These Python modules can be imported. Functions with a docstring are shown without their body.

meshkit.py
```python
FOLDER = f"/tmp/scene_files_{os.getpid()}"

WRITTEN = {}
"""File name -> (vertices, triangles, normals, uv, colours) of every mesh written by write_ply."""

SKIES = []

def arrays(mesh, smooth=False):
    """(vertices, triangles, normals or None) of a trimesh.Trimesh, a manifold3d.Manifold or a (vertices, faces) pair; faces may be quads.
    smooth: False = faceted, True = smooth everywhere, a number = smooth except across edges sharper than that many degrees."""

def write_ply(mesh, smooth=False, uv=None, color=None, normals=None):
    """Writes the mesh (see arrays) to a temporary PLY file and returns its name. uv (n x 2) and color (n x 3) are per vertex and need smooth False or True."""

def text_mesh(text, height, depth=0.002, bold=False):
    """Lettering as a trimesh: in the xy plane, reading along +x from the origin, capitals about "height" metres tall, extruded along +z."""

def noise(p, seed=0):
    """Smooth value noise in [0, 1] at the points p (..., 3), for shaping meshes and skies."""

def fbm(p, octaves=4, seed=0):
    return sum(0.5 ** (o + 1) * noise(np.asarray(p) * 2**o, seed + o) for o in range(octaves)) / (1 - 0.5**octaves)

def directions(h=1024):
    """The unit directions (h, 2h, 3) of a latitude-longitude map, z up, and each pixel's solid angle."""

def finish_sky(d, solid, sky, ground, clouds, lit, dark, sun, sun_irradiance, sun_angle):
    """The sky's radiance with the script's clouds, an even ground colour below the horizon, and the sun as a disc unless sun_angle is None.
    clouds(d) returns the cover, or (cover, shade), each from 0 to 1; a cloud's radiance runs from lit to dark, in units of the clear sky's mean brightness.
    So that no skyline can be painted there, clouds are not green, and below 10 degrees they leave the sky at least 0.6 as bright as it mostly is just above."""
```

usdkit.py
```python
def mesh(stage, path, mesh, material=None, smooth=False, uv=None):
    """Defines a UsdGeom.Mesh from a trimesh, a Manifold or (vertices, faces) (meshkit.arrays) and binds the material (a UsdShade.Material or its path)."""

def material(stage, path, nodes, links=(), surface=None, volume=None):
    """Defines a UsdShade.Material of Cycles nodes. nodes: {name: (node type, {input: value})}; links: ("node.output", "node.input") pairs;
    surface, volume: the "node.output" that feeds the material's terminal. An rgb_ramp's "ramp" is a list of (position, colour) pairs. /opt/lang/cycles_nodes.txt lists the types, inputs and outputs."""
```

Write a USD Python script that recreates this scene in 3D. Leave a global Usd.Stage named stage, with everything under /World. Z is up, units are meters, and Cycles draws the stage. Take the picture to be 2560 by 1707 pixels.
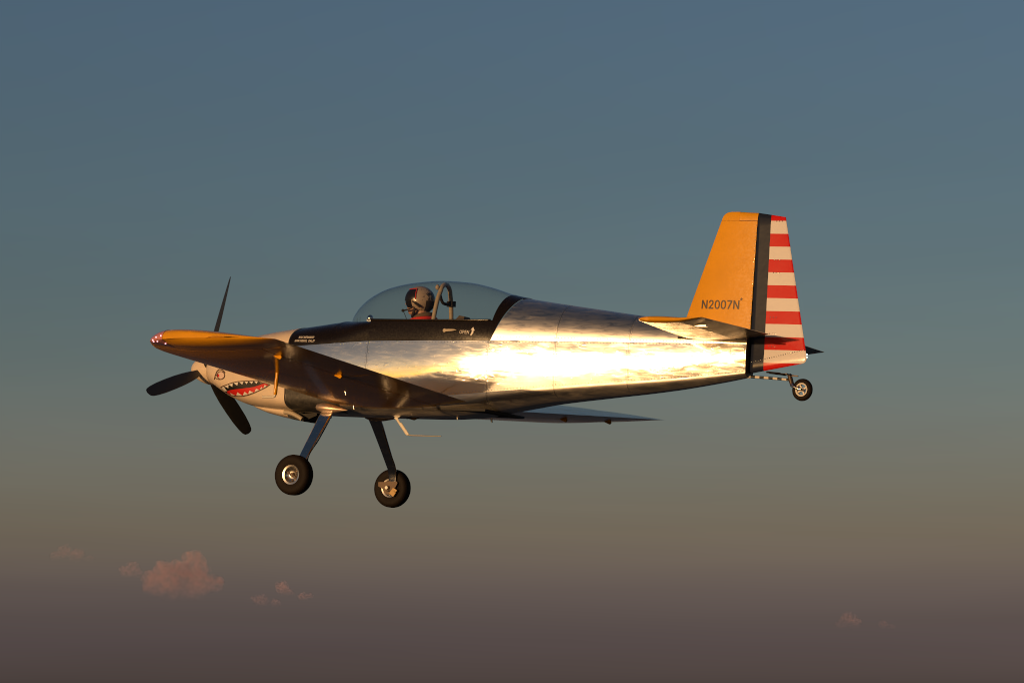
import math, random
import numpy as np
import trimesh
from scipy.interpolate import PchipInterpolator
from pxr import Usd, UsdGeom, UsdLux, UsdShade, Gf, Sdf, Vt
import usdkit, meshkit

# ------------------------------------------------------------------ stage, camera, sky, sun, exposure
stage = Usd.Stage.CreateInMemory()
UsdGeom.SetStageUpAxis(stage, 'Z')
UsdGeom.SetStageMetersPerUnit(stage, 1.0)
UsdGeom.Xform.Define(stage, '/World')
UsdGeom.Scope.Define(stage, '/World/Looks')
LK = '/World/Looks/'
PITCH = math.radians(7.0)
EXPOSURE = 0.0
SUN_EL, SUN_ROT = math.radians(2.86), math.radians(-137.95)
SUN = np.array([math.cos(SUN_EL) * math.sin(SUN_ROT), math.cos(SUN_EL) * math.cos(SUN_ROT), math.sin(SUN_EL)])

cam = UsdGeom.Camera.Define(stage, '/World/camera')
cam.CreateHorizontalApertureAttr(36.0)
cam.CreateVerticalApertureAttr(24.0)
cam.CreateFocalLengthAttr(104.48)
cam.CreateClippingRangeAttr(Gf.Vec2f(0.1, 400000.0))
cam.CreateExposureAttr(EXPOSURE)
cp, sp = math.cos(PITCH), math.sin(PITCH)
cam.AddTransformOp().Set(Gf.Matrix4d(1, 0, 0, 0, 0, -sp, cp, 0, 0, -cp, -sp, 0, 0, 0, 0, 1))

SKY = 0.1
sky = UsdLux.DomeLight.Define(stage, '/World/sky')
# tint of the physical sky by elevation on the side away from the sun: the grey-mauve shadow and haze belt at the horizon
ANTI = [(0.0, (0.506, 0.662, 3.312)), (0.0323, (0.538, 0.684, 3.461)), (0.0645, (0.484, 0.569, 2.644)), (0.0968, (0.457, 0.499, 1.815)), (0.129, (0.504, 0.505, 1.452)), (0.1613, (0.596, 0.563, 1.224)), (0.1935, (0.683, 0.626, 1.08)), (0.2258, (0.717, 0.669, 1.051)), (0.2581, (0.733, 0.701, 1.044)), (0.2903, (0.732, 0.716, 1.035)), (0.3226, (0.714, 0.727, 1.024)), (0.3548, (0.688, 0.735, 1.013)), (0.3871, (0.664, 0.739, 1.004)), (0.4194, (0.649, 0.74, 0.998)), (0.4516, (0.638, 0.739, 0.993)), (0.4839, (0.628, 0.737, 0.988)), (0.5161, (0.619, 0.735, 0.984)), (0.5484, (0.613, 0.733, 0.982)), (0.5806, (0.609, 0.732, 0.98)), (0.6129, (0.61, 0.733, 0.982)), (0.6452, (0.614, 0.74, 0.994)), (0.6774, (0.621, 0.749, 1.013)), (0.7097, (0.628, 0.76, 1.033)), (0.7419, (0.634, 0.769, 1.05)), (0.7742, (0.637, 0.774, 1.06)), (0.8065, (0.637, 0.774, 1.06)), (0.8387, (0.636, 0.773, 1.06)), (0.871, (0.635, 0.771, 1.059)), (0.9032, (0.633, 0.769, 1.058)), (0.9355, (0.63, 0.764, 1.057)), (0.9677, (0.626, 0.758, 1.054)), (1.0, (0.62, 0.75, 1.05))]
NEAR = [(0.0, (0.72, 0.76, 0.96)), (0.07, (0.62, 0.66, 0.82)), (0.16, (0.50, 0.53, 0.66)), (0.34, (0.48, 0.50, 0.60)), (0.6, (0.48, 0.48, 0.50)), (1.0, (0.48, 0.48, 0.42))]
nodes = {
    'tc': ('texture_coordinate', {}),
    'xyz': ('separate_xyz', {}),
    'low': ('math', {'math_type': 'maximum', 'value2': 0.004}),
    'dir': ('combine_xyz', {}),
    'sky': ('sky_texture', {'sky_type': 'single_scattering', 'sun_disc': False, 'sun_elevation': SUN_EL, 'sun_rotation': SUN_ROT,
                            'altitude': 900.0, 'air_density': 1.0, 'aerosol_density': 2.0, 'ozone_density': 1.0}),
    'toward': ('vector_math', {'math_type': 'dot_product', 'vector2': tuple(SUN)}),
    'side': ('map_range', {'range_type': 'smoothstep', 'from_min': -0.4, 'from_max': 0.9, 'to_min': 0.0, 'to_max': 1.0, 'clamp': True}),
    'low3': ('math', {'math_type': 'divide', 'value2': 0.3, 'use_clamp': True}),
    # bands of thin cloud low on the sunward side
    'stretch': ('mapping', {'mapping_type': 'point', 'scale': (2.6, 2.6, 30.0)}),
    'streak': ('noise_texture', {'scale': 1.6, 'detail': 6.0, 'roughness': 0.62, 'distortion': 0.4}),
    'cover': ('map_range', {'range_type': 'smoothstep', 'from_min': 0.42, 'from_max': 0.62, 'to_min': 0.0, 'to_max': 0.55, 'clamp': True}),
    'band': ('map_range', {'range_type': 'smoothstep', 'from_min': 0.04, 'from_max': 0.26, 'to_min': 1.0, 'to_max': 0.0, 'clamp': True}),
    'cb': ('math', {'math_type': 'multiply'}), 'cbs': ('math', {'math_type': 'multiply'}),
    'lit': ('mix_color', {'blend_type': 'multiply', 'b': (1.7, 1.75, 2.2), 'use_clamp': False}),
    # faint uneven layers in the low haze, all round
    'hz': ('noise_texture', {'scale': 1.1, 'detail': 4.0, 'roughness': 0.55, 'distortion': 0.3}), 'hzm': ('map_range', {'range_type': 'linear', 'from_min': 0.3, 'from_max': 0.7, 'to_min': 0.93, 'to_max': 1.06}),
    'hzc': ('combine_color', {'color_type': 'rgb'}), 'hzx': ('mix_color', {'blend_type': 'multiply', 'use_clamp': False}),
    'anti': ('rgb_ramp', {'ramp': ANTI}),
    'near': ('rgb_ramp', {'ramp': NEAR}),
    'tint': ('mix_color', {'blend_type': 'mix'}),
    'mul': ('mix_color', {'blend_type': 'multiply', 'fac': 1.0, 'use_clamp': False}),
    'bg': ('background_shader', {'strength': SKY}),
}
links = [('tc.generated', 'xyz.vector'), ('xyz.x', 'dir.x'), ('xyz.y', 'dir.y'), ('xyz.z', 'low.value1'), ('low.value', 'dir.z'),
         ('dir.vector', 'sky.vector'), ('tc.generated', 'toward.vector1'), ('toward.value', 'side.value'), ('side.result', 'tint.fac'),
         ('low.value', 'low3.value1'), ('low3.value', 'anti.fac'), ('low.value', 'near.fac'), ('anti.color', 'tint.a'), ('near.color', 'tint.b'),
         ('sky.color', 'mul.a'), ('tint.result', 'mul.b'), ('mul.result', 'lit.a'), ('tc.generated', 'stretch.vector'), ('stretch.vector', 'streak.vector'), ('streak.fac', 'cover.value'), ('low.value', 'band.value'),
         ('cover.result', 'cb.value1'), ('band.result', 'cb.value2'), ('cb.value', 'cbs.value1'), ('side.result', 'cbs.value2'), ('cbs.value', 'lit.fac'), ('lit.result', 'hzx.a'), ('stretch.vector', 'hz.vector'), ('hz.fac', 'hzm.value'), ('hzm.result', 'hzc.r'), ('hzm.result', 'hzc.g'), ('hzm.result', 'hzc.b'),
         ('hzc.color', 'hzx.b'), ('band.result', 'hzx.fac'), ('hzx.result', 'bg.color')]
m = usdkit.material(stage, LK + 'sky_air', nodes, links, surface='bg.background')
UsdShade.MaterialBindingAPI.Apply(sky.GetPrim()).Bind(m)
sky.GetPrim().SetCustomDataByKey('kind', 'structure')

sun = UsdLux.DistantLight.Define(stage, '/World/sun')
sun.CreateNormalizeAttr(True)
sun.CreateIntensityAttr(0.68)
sun.CreateAngleAttr(0.5)
sun.CreateColorAttr(Gf.Vec3f(1.0, 0.57, 0.24))
zx = SUN; xx = np.cross([0, 0, 1], zx); xx /= np.linalg.norm(xx); yx = np.cross(zx, xx)
sun.AddTransformOp().Set(Gf.Matrix4d(*xx, 0, *yx, 0, *zx, 0, 0, 0, 0, 1))

# ------------------------------------------------------------------ the aeroplane's frame: x aft, y right, z up, origin at the spinner's tip
M = np.array([[0.87744239, 0.47477119, 0.06846297], [-0.47376507, 0.88009518, -0.03129109], [-0.07511004, -0.00497924, 0.99716282]])
ORIGIN = np.array([-3.04001354, 28.0542957, 3.18084645])

def pc(xs, ys):
    return PchipInterpolator(np.array(xs, float), np.array(ys, float), extrapolate=True)

# body lines: crown, seam height and half width, chine half width and height, bottom
BX = [0.27, 0.31, 0.38, 0.48, 0.62, 0.80, 1.05, 1.34, 1.76, 2.20, 2.70, 3.10, 3.43, 3.93, 4.40, 5.05, 5.78]
f_zs = pc(BX, [0, 0, 0.01, 0.03, 0.06, 0.10, 0.15, 0.19, 0.226, 0.258, 0.272, 0.28, 0.287, 0.298, 0.307, 0.318, 0.33])
f_w = pc(BX, [0.155, 0.21, 0.268, 0.324, 0.362, 0.39, 0.41, 0.42, 0.43, 0.43, 0.43, 0.418, 0.39, 0.327, 0.267, 0.183, 0.09])
f_wb = pc(BX, [0.155, 0.21, 0.268, 0.324, 0.362, 0.39, 0.41, 0.42, 0.425, 0.42, 0.415, 0.40, 0.372, 0.312, 0.255, 0.173, 0.082])
f_zc = pc(BX, [-0.001, -0.01, -0.03, -0.06, -0.10, -0.15, -0.20, -0.245, -0.25, -0.25, -0.245, -0.205, -0.17, -0.115, -0.065, 0.0, 0.09])
f_zb = pc(BX, [-0.14, -0.152, -0.178, -0.226, -0.29, -0.342, -0.376, -0.388, -0.392, -0.392, -0.388, -0.368, -0.315, -0.225, -0.165, -0.083, 0.052])
TX = [0.27, 0.31, 0.38, 0.48, 0.62, 0.80, 1.05, 1.34, 1.66, 1.777, 1.834, 1.918, 2.048, 2.224, 2.446, 2.714, 2.982, 3.205, 3.339, 3.472, 3.595, 3.736, 4.745, 5.15, 5.78]
f_zt = pc(TX, [0.14, 0.165, 0.2, 0.237, 0.277, 0.318, 0.362, 0.405, 0.452, 0.472, 0.555, 0.65, 0.733, 0.80, 0.841, 0.859, 0.845, 0.804, 0.767, 0.73, 0.708, 0.688, 0.566, 0.518, 0.45])
f_nt = pc([0.27, 0.6, 1.34, 1.9, 3.4, 5.8], [2.0, 2.2, 2.4, 2.1, 2.1, 2.0])
f_nb = pc([0.27, 0.38, 0.6, 1.34, 2.9, 3.6, 5.8], [2.1, 2.4, 2.5, 3.2, 3.4, 2.3, 2.2])
f_zr = pc([1.777, 1.9, 2.2, 2.52, 3.41], [0.4715, 0.462, 0.452, 0.452, 0.469])

def top_point(x, phi):
    n = f_nt(x)
    s, c = np.sin(phi), np.cos(phi)
    return -f_w(x) * np.sign(s) * np.abs(s) ** (2 / n), f_zs(x) + (f_zt(x) - f_zs(x)) * np.abs(c) ** (2 / n)

def rail_phi(x):
    r = np.clip((f_zr(x) - f_zs(x)) / (f_zt(x) - f_zs(x)), 0, 1)
    return np.arccos(r ** (f_nt(x) / 2))

def side_point(x, s):
    """s 0 at the seam, 1 at the chine; left side; the skin is a little convex."""
    b = np.interp(x, [0.5, 1.3, 3.0, 3.8, 5.8], [0, 0.016, 0.017, 0.011, 0.006]) * np.sin(np.pi * s)
    return -(f_w(x) + (f_wb(x) - f_w(x)) * s + b), f_zs(x) + (f_zc(x) - f_zs(x)) * s

def bottom_point(x, phi):
    """phi 90 degrees at the left chine, 0 at the keel."""
    n = f_nb(x)
    s, c = np.sin(phi), np.cos(phi)
    return -f_wb(x) * np.sign(s) * np.abs(s) ** (2 / n), f_zc(x) + (f_zb(x) - f_zc(x)) * np.abs(c) ** (2 / n)

def surf_y(x, z):
    """Outer skin on the left side at station x and height z (negative y)."""
    p = np.linspace(0.02, np.pi / 2, 40)
    ty, tz = top_point(x, p); sy, sz = side_point(x, np.linspace(0, 1, 20)); by, bz = bottom_point(x, p[::-1])
    ys, zs = np.concatenate([ty, sy, by]), np.concatenate([tz, sz, bz])
    return float(np.interp(-z, -zs, ys))


# ------------------------------------------------------------------ helpers
def row(m):
    return Gf.Matrix4d(*[float(v) for v in np.asarray(m).T.ravel()])

BODY = np.eye(4); BODY[:3, :3] = M; BODY[:3, 3] = ORIGIN
used = {}

def numbered(path):
    n = used.get(path, 0); used[path] = n + 1
    return path if n == 0 else f'{path}_{n:03d}'

def thing(name, label, category, group=None, matrix=None):
    x = UsdGeom.Xform.Define(stage, numbered('/World/' + name))
    if matrix is not None:
        x.AddTransformOp().Set(row(matrix))
    p = x.GetPrim()
    p.SetCustomDataByKey('label', label); p.SetCustomDataByKey('category', category)
    if group:
        p.SetCustomDataByKey('group', group)
    return str(p.GetPath())

def part(parent, name, mesh, mat, smooth=35, label=None, kind=None):
    path = numbered(parent + '/' + name)
    g = usdkit.mesh(stage, path, mesh, LK + mat, smooth=smooth)
    if label:
        g.GetPrim().SetCustomDataByKey('label', label)
    if kind:
        g.GetPrim().SetCustomDataByKey('kind', kind)
    return path

def mat(name, nodes, links=(), surface='p.BSDF', volume=None):
    usdkit.material(stage, LK + name, nodes, links, surface=surface, volume=volume)

def grid(P):
    """(nu, nv, 3) points as a sheet."""
    P = np.asarray(P, float); nu, nv = P.shape[:2]
    i, j = np.meshgrid(np.arange(nu - 1), np.arange(nv - 1), indexing='ij')
    a = (i * nv + j).ravel()
    f = np.stack([a, a + 1, a + nv + 1, a + nv], 1)
    f = np.vstack([f[:, [0, 1, 2]], f[:, [0, 2, 3]]])
    return trimesh.Trimesh(P.reshape(-1, 3), f, process=False)

def loft(S, caps=True):
    """(n, m, 3) closed sections skinned, ends capped."""
    S = np.asarray(S, float); n, m = S.shape[:2]
    i, j = np.meshgrid(np.arange(n - 1), np.arange(m), indexing='ij')
    a, b = (i * m + j).ravel(), (i * m + (j + 1) % m).ravel()
    F = [np.stack([a, b, b + m], 1), np.stack([a, b + m, a + m], 1)]
    V = [S.reshape(-1, 3)]
    if caps:
        for k, flip in ((0, 1), (n - 1, 0)):
            c = n * m + len(V) - 1
            V.append(S[k].mean(0)[None])
            r = np.arange(m) + k * m; q = np.roll(r, -1)
            t = np.stack([r, q, np.full(m, c)], 1)
            F.append(t[:, ::-1] if flip else t)
    t = trimesh.Trimesh(np.vstack(V), np.vstack(F), process=False)
    trimesh.repair.fix_normals(t)
    return t

def tube(pts, r, sides=12):
    pts = np.asarray(pts, float); r = np.broadcast_to(r, (len(pts),))
    t = np.gradient(pts, axis=0); t /= np.linalg.norm(t, axis=1, keepdims=True)
    ref = np.array([0, 0, 1.0]) if abs(t[0][2]) < 0.9 else np.array([1.0, 0, 0])
    S, ang = [], np.linspace(0, 2 * np.pi, sides, endpoint=False)
    for p, d, k in zip(pts, t, r):
        a = ref - d * (ref @ d); a /= np.linalg.norm(a); ref = a
        b = np.cross(d, a)
        S.append(p + k * (np.cos(ang)[:, None] * a + np.sin(ang)[:, None] * b))
    return loft(S)

def spline(pts, n=24):
    pts = np.asarray(pts, float)
    s = np.r_[0, np.cumsum(np.linalg.norm(np.diff(pts, axis=0), axis=1))]
    return np.stack([PchipInterpolator(s, pts[:, k])(np.linspace(0, s[-1], n)) for k in range(3)], 1)

def lathe(profile, centre, sections=64):
    """profile (radius, lateral) revolved about the y axis through centre."""
    m = trimesh.creation.revolve(np.asarray(profile, float), sections=sections)
    m.apply_transform(trimesh.transformations.rotation_matrix(np.pi / 2, [1, 0, 0]))   # z -> -y
    m.apply_translation(centre)
    return m

def box(ext, centre, rot=None):
    m = trimesh.creation.box(ext)
    if rot is not None:
        m.apply_transform(trimesh.transformations.euler_matrix(*rot))
    m.apply_translation(centre)
    return m

def ellipsoid(r, centre, sub=3):
    m = trimesh.creation.icosphere(sub, 1.0); m.apply_scale(r); m.apply_translation(centre)
    return m

def join(*ms):
    return trimesh.util.concatenate(ms)

def mirror(m):
    m = m.copy(); m.vertices[:, 1] *= -1; m.invert()
    return m

def hull(points):
    return trimesh.Trimesh(points).convex_hull if False else trimesh.convex.convex_hull(np.asarray(points, float))

# ------------------------------------------------------------------ materials
def paint(name, color, rough=0.35, coat=0.6, bump=0.0006):
    mat(name, {'tc': ('texture_coordinate', {}),
               'n': ('noise_texture', {'scale': 3.0, 'detail': 4.0, 'roughness': 0.6}),
               'n2': ('noise_texture', {'scale': 60.0, 'detail': 3.0}),
               'v': ('map_range', {'range_type': 'linear', 'from_min': 0.3, 'from_max': 0.7, 'to_min': 0.9, 'to_max': 1.06}),
               'c': ('mix_color', {'blend_type': 'multiply', 'fac': 1.0, 'a': color, 'use_clamp': False}),
               'cc': ('combine_color', {'color_type': 'rgb'}),
               'r': ('map_range', {'range_type': 'linear', 'from_min': 0.3, 'from_max': 0.7, 'to_min': rough * 0.8, 'to_max': rough * 1.25}),
               'b': ('bump', {'strength': 0.35, 'distance': bump}),
               'p': ('principled_bsdf', {'specular_ior_level': 0.3, 'coat_weight': coat, 'coat_roughness': 0.06})},
        [('tc.object', 'n.vector'), ('tc.object', 'n2.vector'), ('n.fac', 'v.value'), ('v.result', 'cc.r'), ('v.result', 'cc.g'), ('v.result', 'cc.b'),
         ('cc.color', 'c.b'), ('c.result', 'p.base_color'), ('n2.fac', 'r.value'), ('r.result', 'p.roughness'), ('n.fac', 'b.height'), ('b.normal', 'p.normal')])

def plain(name, color, rough=0.5, metallic=0.0, **kw):
    mat(name, {'p': ('principled_bsdf', {'base_color': color, 'roughness': rough, 'metallic': metallic, **kw})})

ORANGE = (0.76, 0.345, 0.013)
paint('orange_paint', ORANGE, 0.16, 0.1, 0.00035)
paint('cream_paint', (0.76, 0.62, 0.48), 0.38, 0.4)
paint('black_paint', (0.010, 0.007, 0.006), 0.2, 0.0)
plain('red_decal', (0.62, 0.02, 0.015), 0.4)
plain('black_decal', (0.012, 0.011, 0.01), 0.45)
plain('white_decal', (0.76, 0.71, 0.66), 0.4)
plain('line_decal', (0.11, 0.06, 0.035), 0.5)
plain('pink_decal', (0.72, 0.55, 0.48), 0.4)
plain('letter_brown', (0.06, 0.035, 0.02), 0.5)
plain('rubber', (0.010, 0.006, 0.0045), 0.7, specular_ior_level=0.2)
plain('prop_black', (0.018, 0.018, 0.018), 0.5)
plain('dark_metal', (0.085, 0.06, 0.045), 0.5, 0.6)
plain('bright_metal', (0.86, 0.83, 0.78), 0.16, 1.0)
plain('brushed_metal', (0.80, 0.77, 0.72), 0.32, 1.0)
plain('gold_plate', (0.28, 0.185, 0.08), 0.5, 0.6)
plain('fairing_metal', (0.62, 0.47, 0.36), 0.42, 0.75)
mat('sooty_metal', {'tc': ('texture_coordinate', {}), 'n': ('noise_texture', {'scale': 22.0, 'detail': 5.0, 'roughness': 0.65, 'distortion': 0.8}), 'c': ('rgb_ramp', {'ramp': [(0.35, (0.035, 0.034, 0.034)), (0.62, (0.075, 0.072, 0.068)), (0.75, (0.16, 0.14, 0.12))]}),
     'p': ('principled_bsdf', {'metallic': 0.25, 'roughness': 0.5, 'specular_ior_level': 0.3})}, [('tc.object', 'n.vector'), ('n.fac', 'c.fac'), ('c.color', 'p.base_color')])
plain('rim_metal', (0.84, 0.80, 0.74), 0.27, 1.0)
plain('tan_tube', (0.42, 0.36, 0.28), 0.5)
plain('strap_black', (0.02, 0.016, 0.014), 0.85)
plain('seat_brown', (0.13, 0.10, 0.07), 0.8)
plain('interior_dark', (0.03, 0.03, 0.03), 0.8)
plain('white_antenna', (0.72, 0.68, 0.62), 0.45)
mat('led', {'e': ('emission', {'color': (1.0, 0.36, 0.38), 'strength': 3.0})}, surface='e.emission')
mat('led_white', {'e': ('emission', {'color': (0.8, 1.0, 0.85), 'strength': 2.0})}, surface='e.emission')
plain('red_lens', (0.66, 0.26, 0.25), 0.18, coat_weight=1.0)
plain('green_lens', (0.05, 0.35, 0.12), 0.18, coat_weight=1.0)

def aluminium(name, color=(0.90, 0.885, 0.86), r0=0.07, r1=0.16, bump=0.0012):
    """Hand-polished sheet: long soft waves, stretched polishing streaks, a few clouded patches and faint scratches."""
    mat(name, {'tc': ('texture_coordinate', {}), 'map': ('mapping', {'mapping_type': 'point', 'scale': (1.0, 1.0, 1.8)}), 'map2': ('mapping', {'mapping_type': 'point', 'scale': (0.9, 1.0, 5.0), 'rotation': (0.0, 0.12, 0.0)}),
               'big': ('noise_texture', {'scale': 4.0, 'detail': 2.0, 'roughness': 0.45}),
               'str': ('noise_texture', {'scale': 7.0, 'detail': 4.0, 'roughness': 0.55, 'distortion': 0.8}),
               'spot': ('noise_texture', {'scale': 17.0, 'detail': 2.0, 'roughness': 0.5, 'distortion': 1.0}),
               'pit': ('map_range', {'range_type': 'smoothstep', 'from_min': 0.62, 'from_max': 0.78, 'to_min': 0.0, 'to_max': 1.0, 'clamp': True}),
               'rr': ('map_range', {'range_type': 'linear', 'from_min': 0.35, 'from_max': 0.7, 'to_min': r0, 'to_max': r1}),
               'b1': ('bump', {'strength': 0.5, 'distance': bump}), 'b2': ('bump', {'strength': 0.13, 'distance': bump * 0.4}),
               'b3': ('bump', {'strength': 0.35, 'distance': bump * 0.5}),
               'wr': ('noise_texture', {'scale': 42.0, 'detail': 3.0, 'roughness': 0.6, 'distortion': 2.2}), 'b4': ('bump', {'strength': 0.16, 'distance': bump * 0.16}),
               'p': ('principled_bsdf', {'metallic': 1.0, 'base_color': color})},
        [('map.vector', 'wr.vector'), ('wr.fac', 'b4.height'), ('b3.normal', 'b4.normal'), ('tc.object', 'map.vector'), ('tc.object', 'map2.vector'), ('map.vector', 'big.vector'), ('map2.vector', 'str.vector'), ('map.vector', 'spot.vector'), ('spot.fac', 'pit.value'),
         ('str.fac', 'rr.value'), ('rr.result', 'p.roughness'), ('big.fac', 'b1.height'), ('str.fac', 'b2.height'), ('pit.result', 'b3.height'),
         ('b1.normal', 'b2.normal'), ('b2.normal', 'b3.normal'), ('b4.normal', 'p.normal')])

aluminium('polished_aluminium')
aluminium('dull_aluminium', (0.84, 0.80, 0.75), 0.30, 0.46, 0.001)
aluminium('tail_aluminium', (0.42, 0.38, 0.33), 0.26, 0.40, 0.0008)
aluminium('belly_aluminium', (0.84, 0.79, 0.73), 0.42, 0.58, 0.001)
aluminium('leg_aluminium', (0.86, 0.85, 0.84), 0.10, 0.2, 0.00012)

# rudder: navy strip along the hinge, then red and white stripes (flat paint)
mat('rudder_stripes', {
    'tc': ('texture_coordinate', {}), 'xyz': ('separate_xyz', {}),
    'sub': ('math', {'math_type': 'subtract', 'value2': 0.179}), 'div': ('math', {'math_type': 'divide', 'value2': 0.1113}),
    'fl': ('math', {'math_type': 'floor'}), 'odd': ('math', {'math_type': 'floored_modulo', 'value2': 2.0}),
    'slope': ('math', {'math_type': 'multiply_add', 'value2': -0.011, 'value3': 5.9135}), 'isblue': ('math', {'math_type': 'less_than'}),
    'rw': ('mix_color', {'blend_type': 'mix', 'a': (0.75, 0.71, 0.73), 'b': (0.60, 0.014, 0.012)}),
    'col': ('mix_color', {'blend_type': 'mix', 'b': (0.016, 0.021, 0.042)}),
    'n': ('noise_texture', {'scale': 9.0, 'detail': 3.0}), 'b': ('bump', {'strength': 0.4, 'distance': 0.0012}),
    'p': ('principled_bsdf', {'roughness': 0.11, 'specular_ior_level': 0.2})},
    [('tc.object', 'xyz.vector'), ('xyz.z', 'sub.value1'), ('sub.value', 'div.value1'), ('div.value', 'fl.value1'), ('fl.value', 'odd.value1'),
     ('odd.value', 'rw.fac'), ('xyz.z', 'slope.value1'), ('xyz.x', 'isblue.value1'), ('slope.value', 'isblue.value2'), ('isblue.value', 'col.fac'),
     ('rw.result', 'col.a'), ('col.result', 'p.base_color'), ('tc.object', 'n.vector'), ('n.fac', 'b.height'), ('b.normal', 'p.normal')])
# tail spring: black and white bands
mat('banded_spring', {
    'tc': ('texture_coordinate', {}), 'xyz': ('separate_xyz', {}), 'sub': ('math', {'math_type': 'subtract', 'value2': 5.752}), 'div': ('math', {'math_type': 'divide', 'value2': 0.0415}),
    'fl': ('math', {'math_type': 'floor'}), 'odd': ('math', {'math_type': 'floored_modulo', 'value2': 2.0}),
    'col': ('mix_color', {'blend_type': 'mix', 'a': (0.7, 0.66, 0.6), 'b': (0.012, 0.012, 0.012)}), 'p': ('principled_bsdf', {'roughness': 0.4})},
    [('tc.object', 'xyz.vector'), ('xyz.x', 'sub.value1'), ('sub.value', 'div.value1'), ('div.value', 'fl.value1'), ('fl.value', 'odd.value1'), ('odd.value', 'col.fac'), ('col.result', 'p.base_color')])
# canopy: thin clear acrylic
mat('canopy_acrylic', {
    'geo': ('geometry', {}), 'ior': ('math', {'math_type': 'multiply_add', 'value2': 1 / 1.49 - 1.49, 'value3': 1.49}),
    'fr': ('fresnel', {}), 'f2': ('math', {'math_type': 'multiply', 'value2': 1.2, 'use_clamp': True}),
    't': ('transparent_bsdf', {'color': (0.89, 0.885, 0.87)}), 'g': ('glossy_bsdf', {'color': (0.95, 0.95, 0.95), 'roughness': 0.03}), 'mx': ('mix_closure', {})},
    [('geo.backfacing', 'ior.value1'), ('ior.value', 'fr.IOR'), ('fr.fac', 'f2.value1'), ('f2.value', 'mx.fac'), ('t.BSDF', 'mx.closure1'), ('g.BSDF', 'mx.closure2')], surface='mx.closure')
# sea far below, ruffled, dull
mat('sea_water', {
    'tc': ('texture_coordinate', {}), 'n': ('noise_texture', {'scale': 0.004, 'detail': 6.0, 'roughness': 0.6}),
    'col': ('mix_color', {'blend_type': 'mix', 'a': (0.022, 0.021, 0.020), 'b': (0.050, 0.042, 0.034)}),
    'p': ('principled_bsdf', {'roughness': 0.55, 'specular_ior_level': 0.4})},
    [('tc.object', 'n.vector'), ('n.fac', 'col.fac'), ('col.result', 'p.base_color')])

# ------------------------------------------------------------------ the sea under the aeroplane, out past the horizon
sea = usdkit.mesh(stage, '/World/sea', grid([[(x, y, -900.0) for y in np.linspace(-160000, 160000, 9)] for x in np.linspace(-160000, 160000, 9)]), LK + 'sea_water')
sea.GetPrim().SetCustomDataByKey('kind', 'structure')

# ------------------------------------------------------------------ aeroplane
P = thing('aeroplane', 'small polished metal aeroplane with orange wings, striped rudder and shark mouth nose', 'aeroplane', matrix=BODY)
HP = np.pi / 2
nz = lambda p, s: meshkit.fbm(np.asarray(p) * s, 3, 5) - 0.5

def dent(Q, depth=0.0028):
    """Hand-formed sheet: shallow waves across the skin, along y and z."""
    w = nz(Q * [1, 1, 1.3], 3.2) * depth + nz(Q + 31.7, 9.0) * depth * 0.16
    n = np.stack([np.zeros_like(Q[..., 0]), Q[..., 1], Q[..., 2] - 0.1], -1)
    n /= np.linalg.norm(n, axis=-1, keepdims=True) + 1e-9
    return Q + n * w[..., None]

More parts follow.
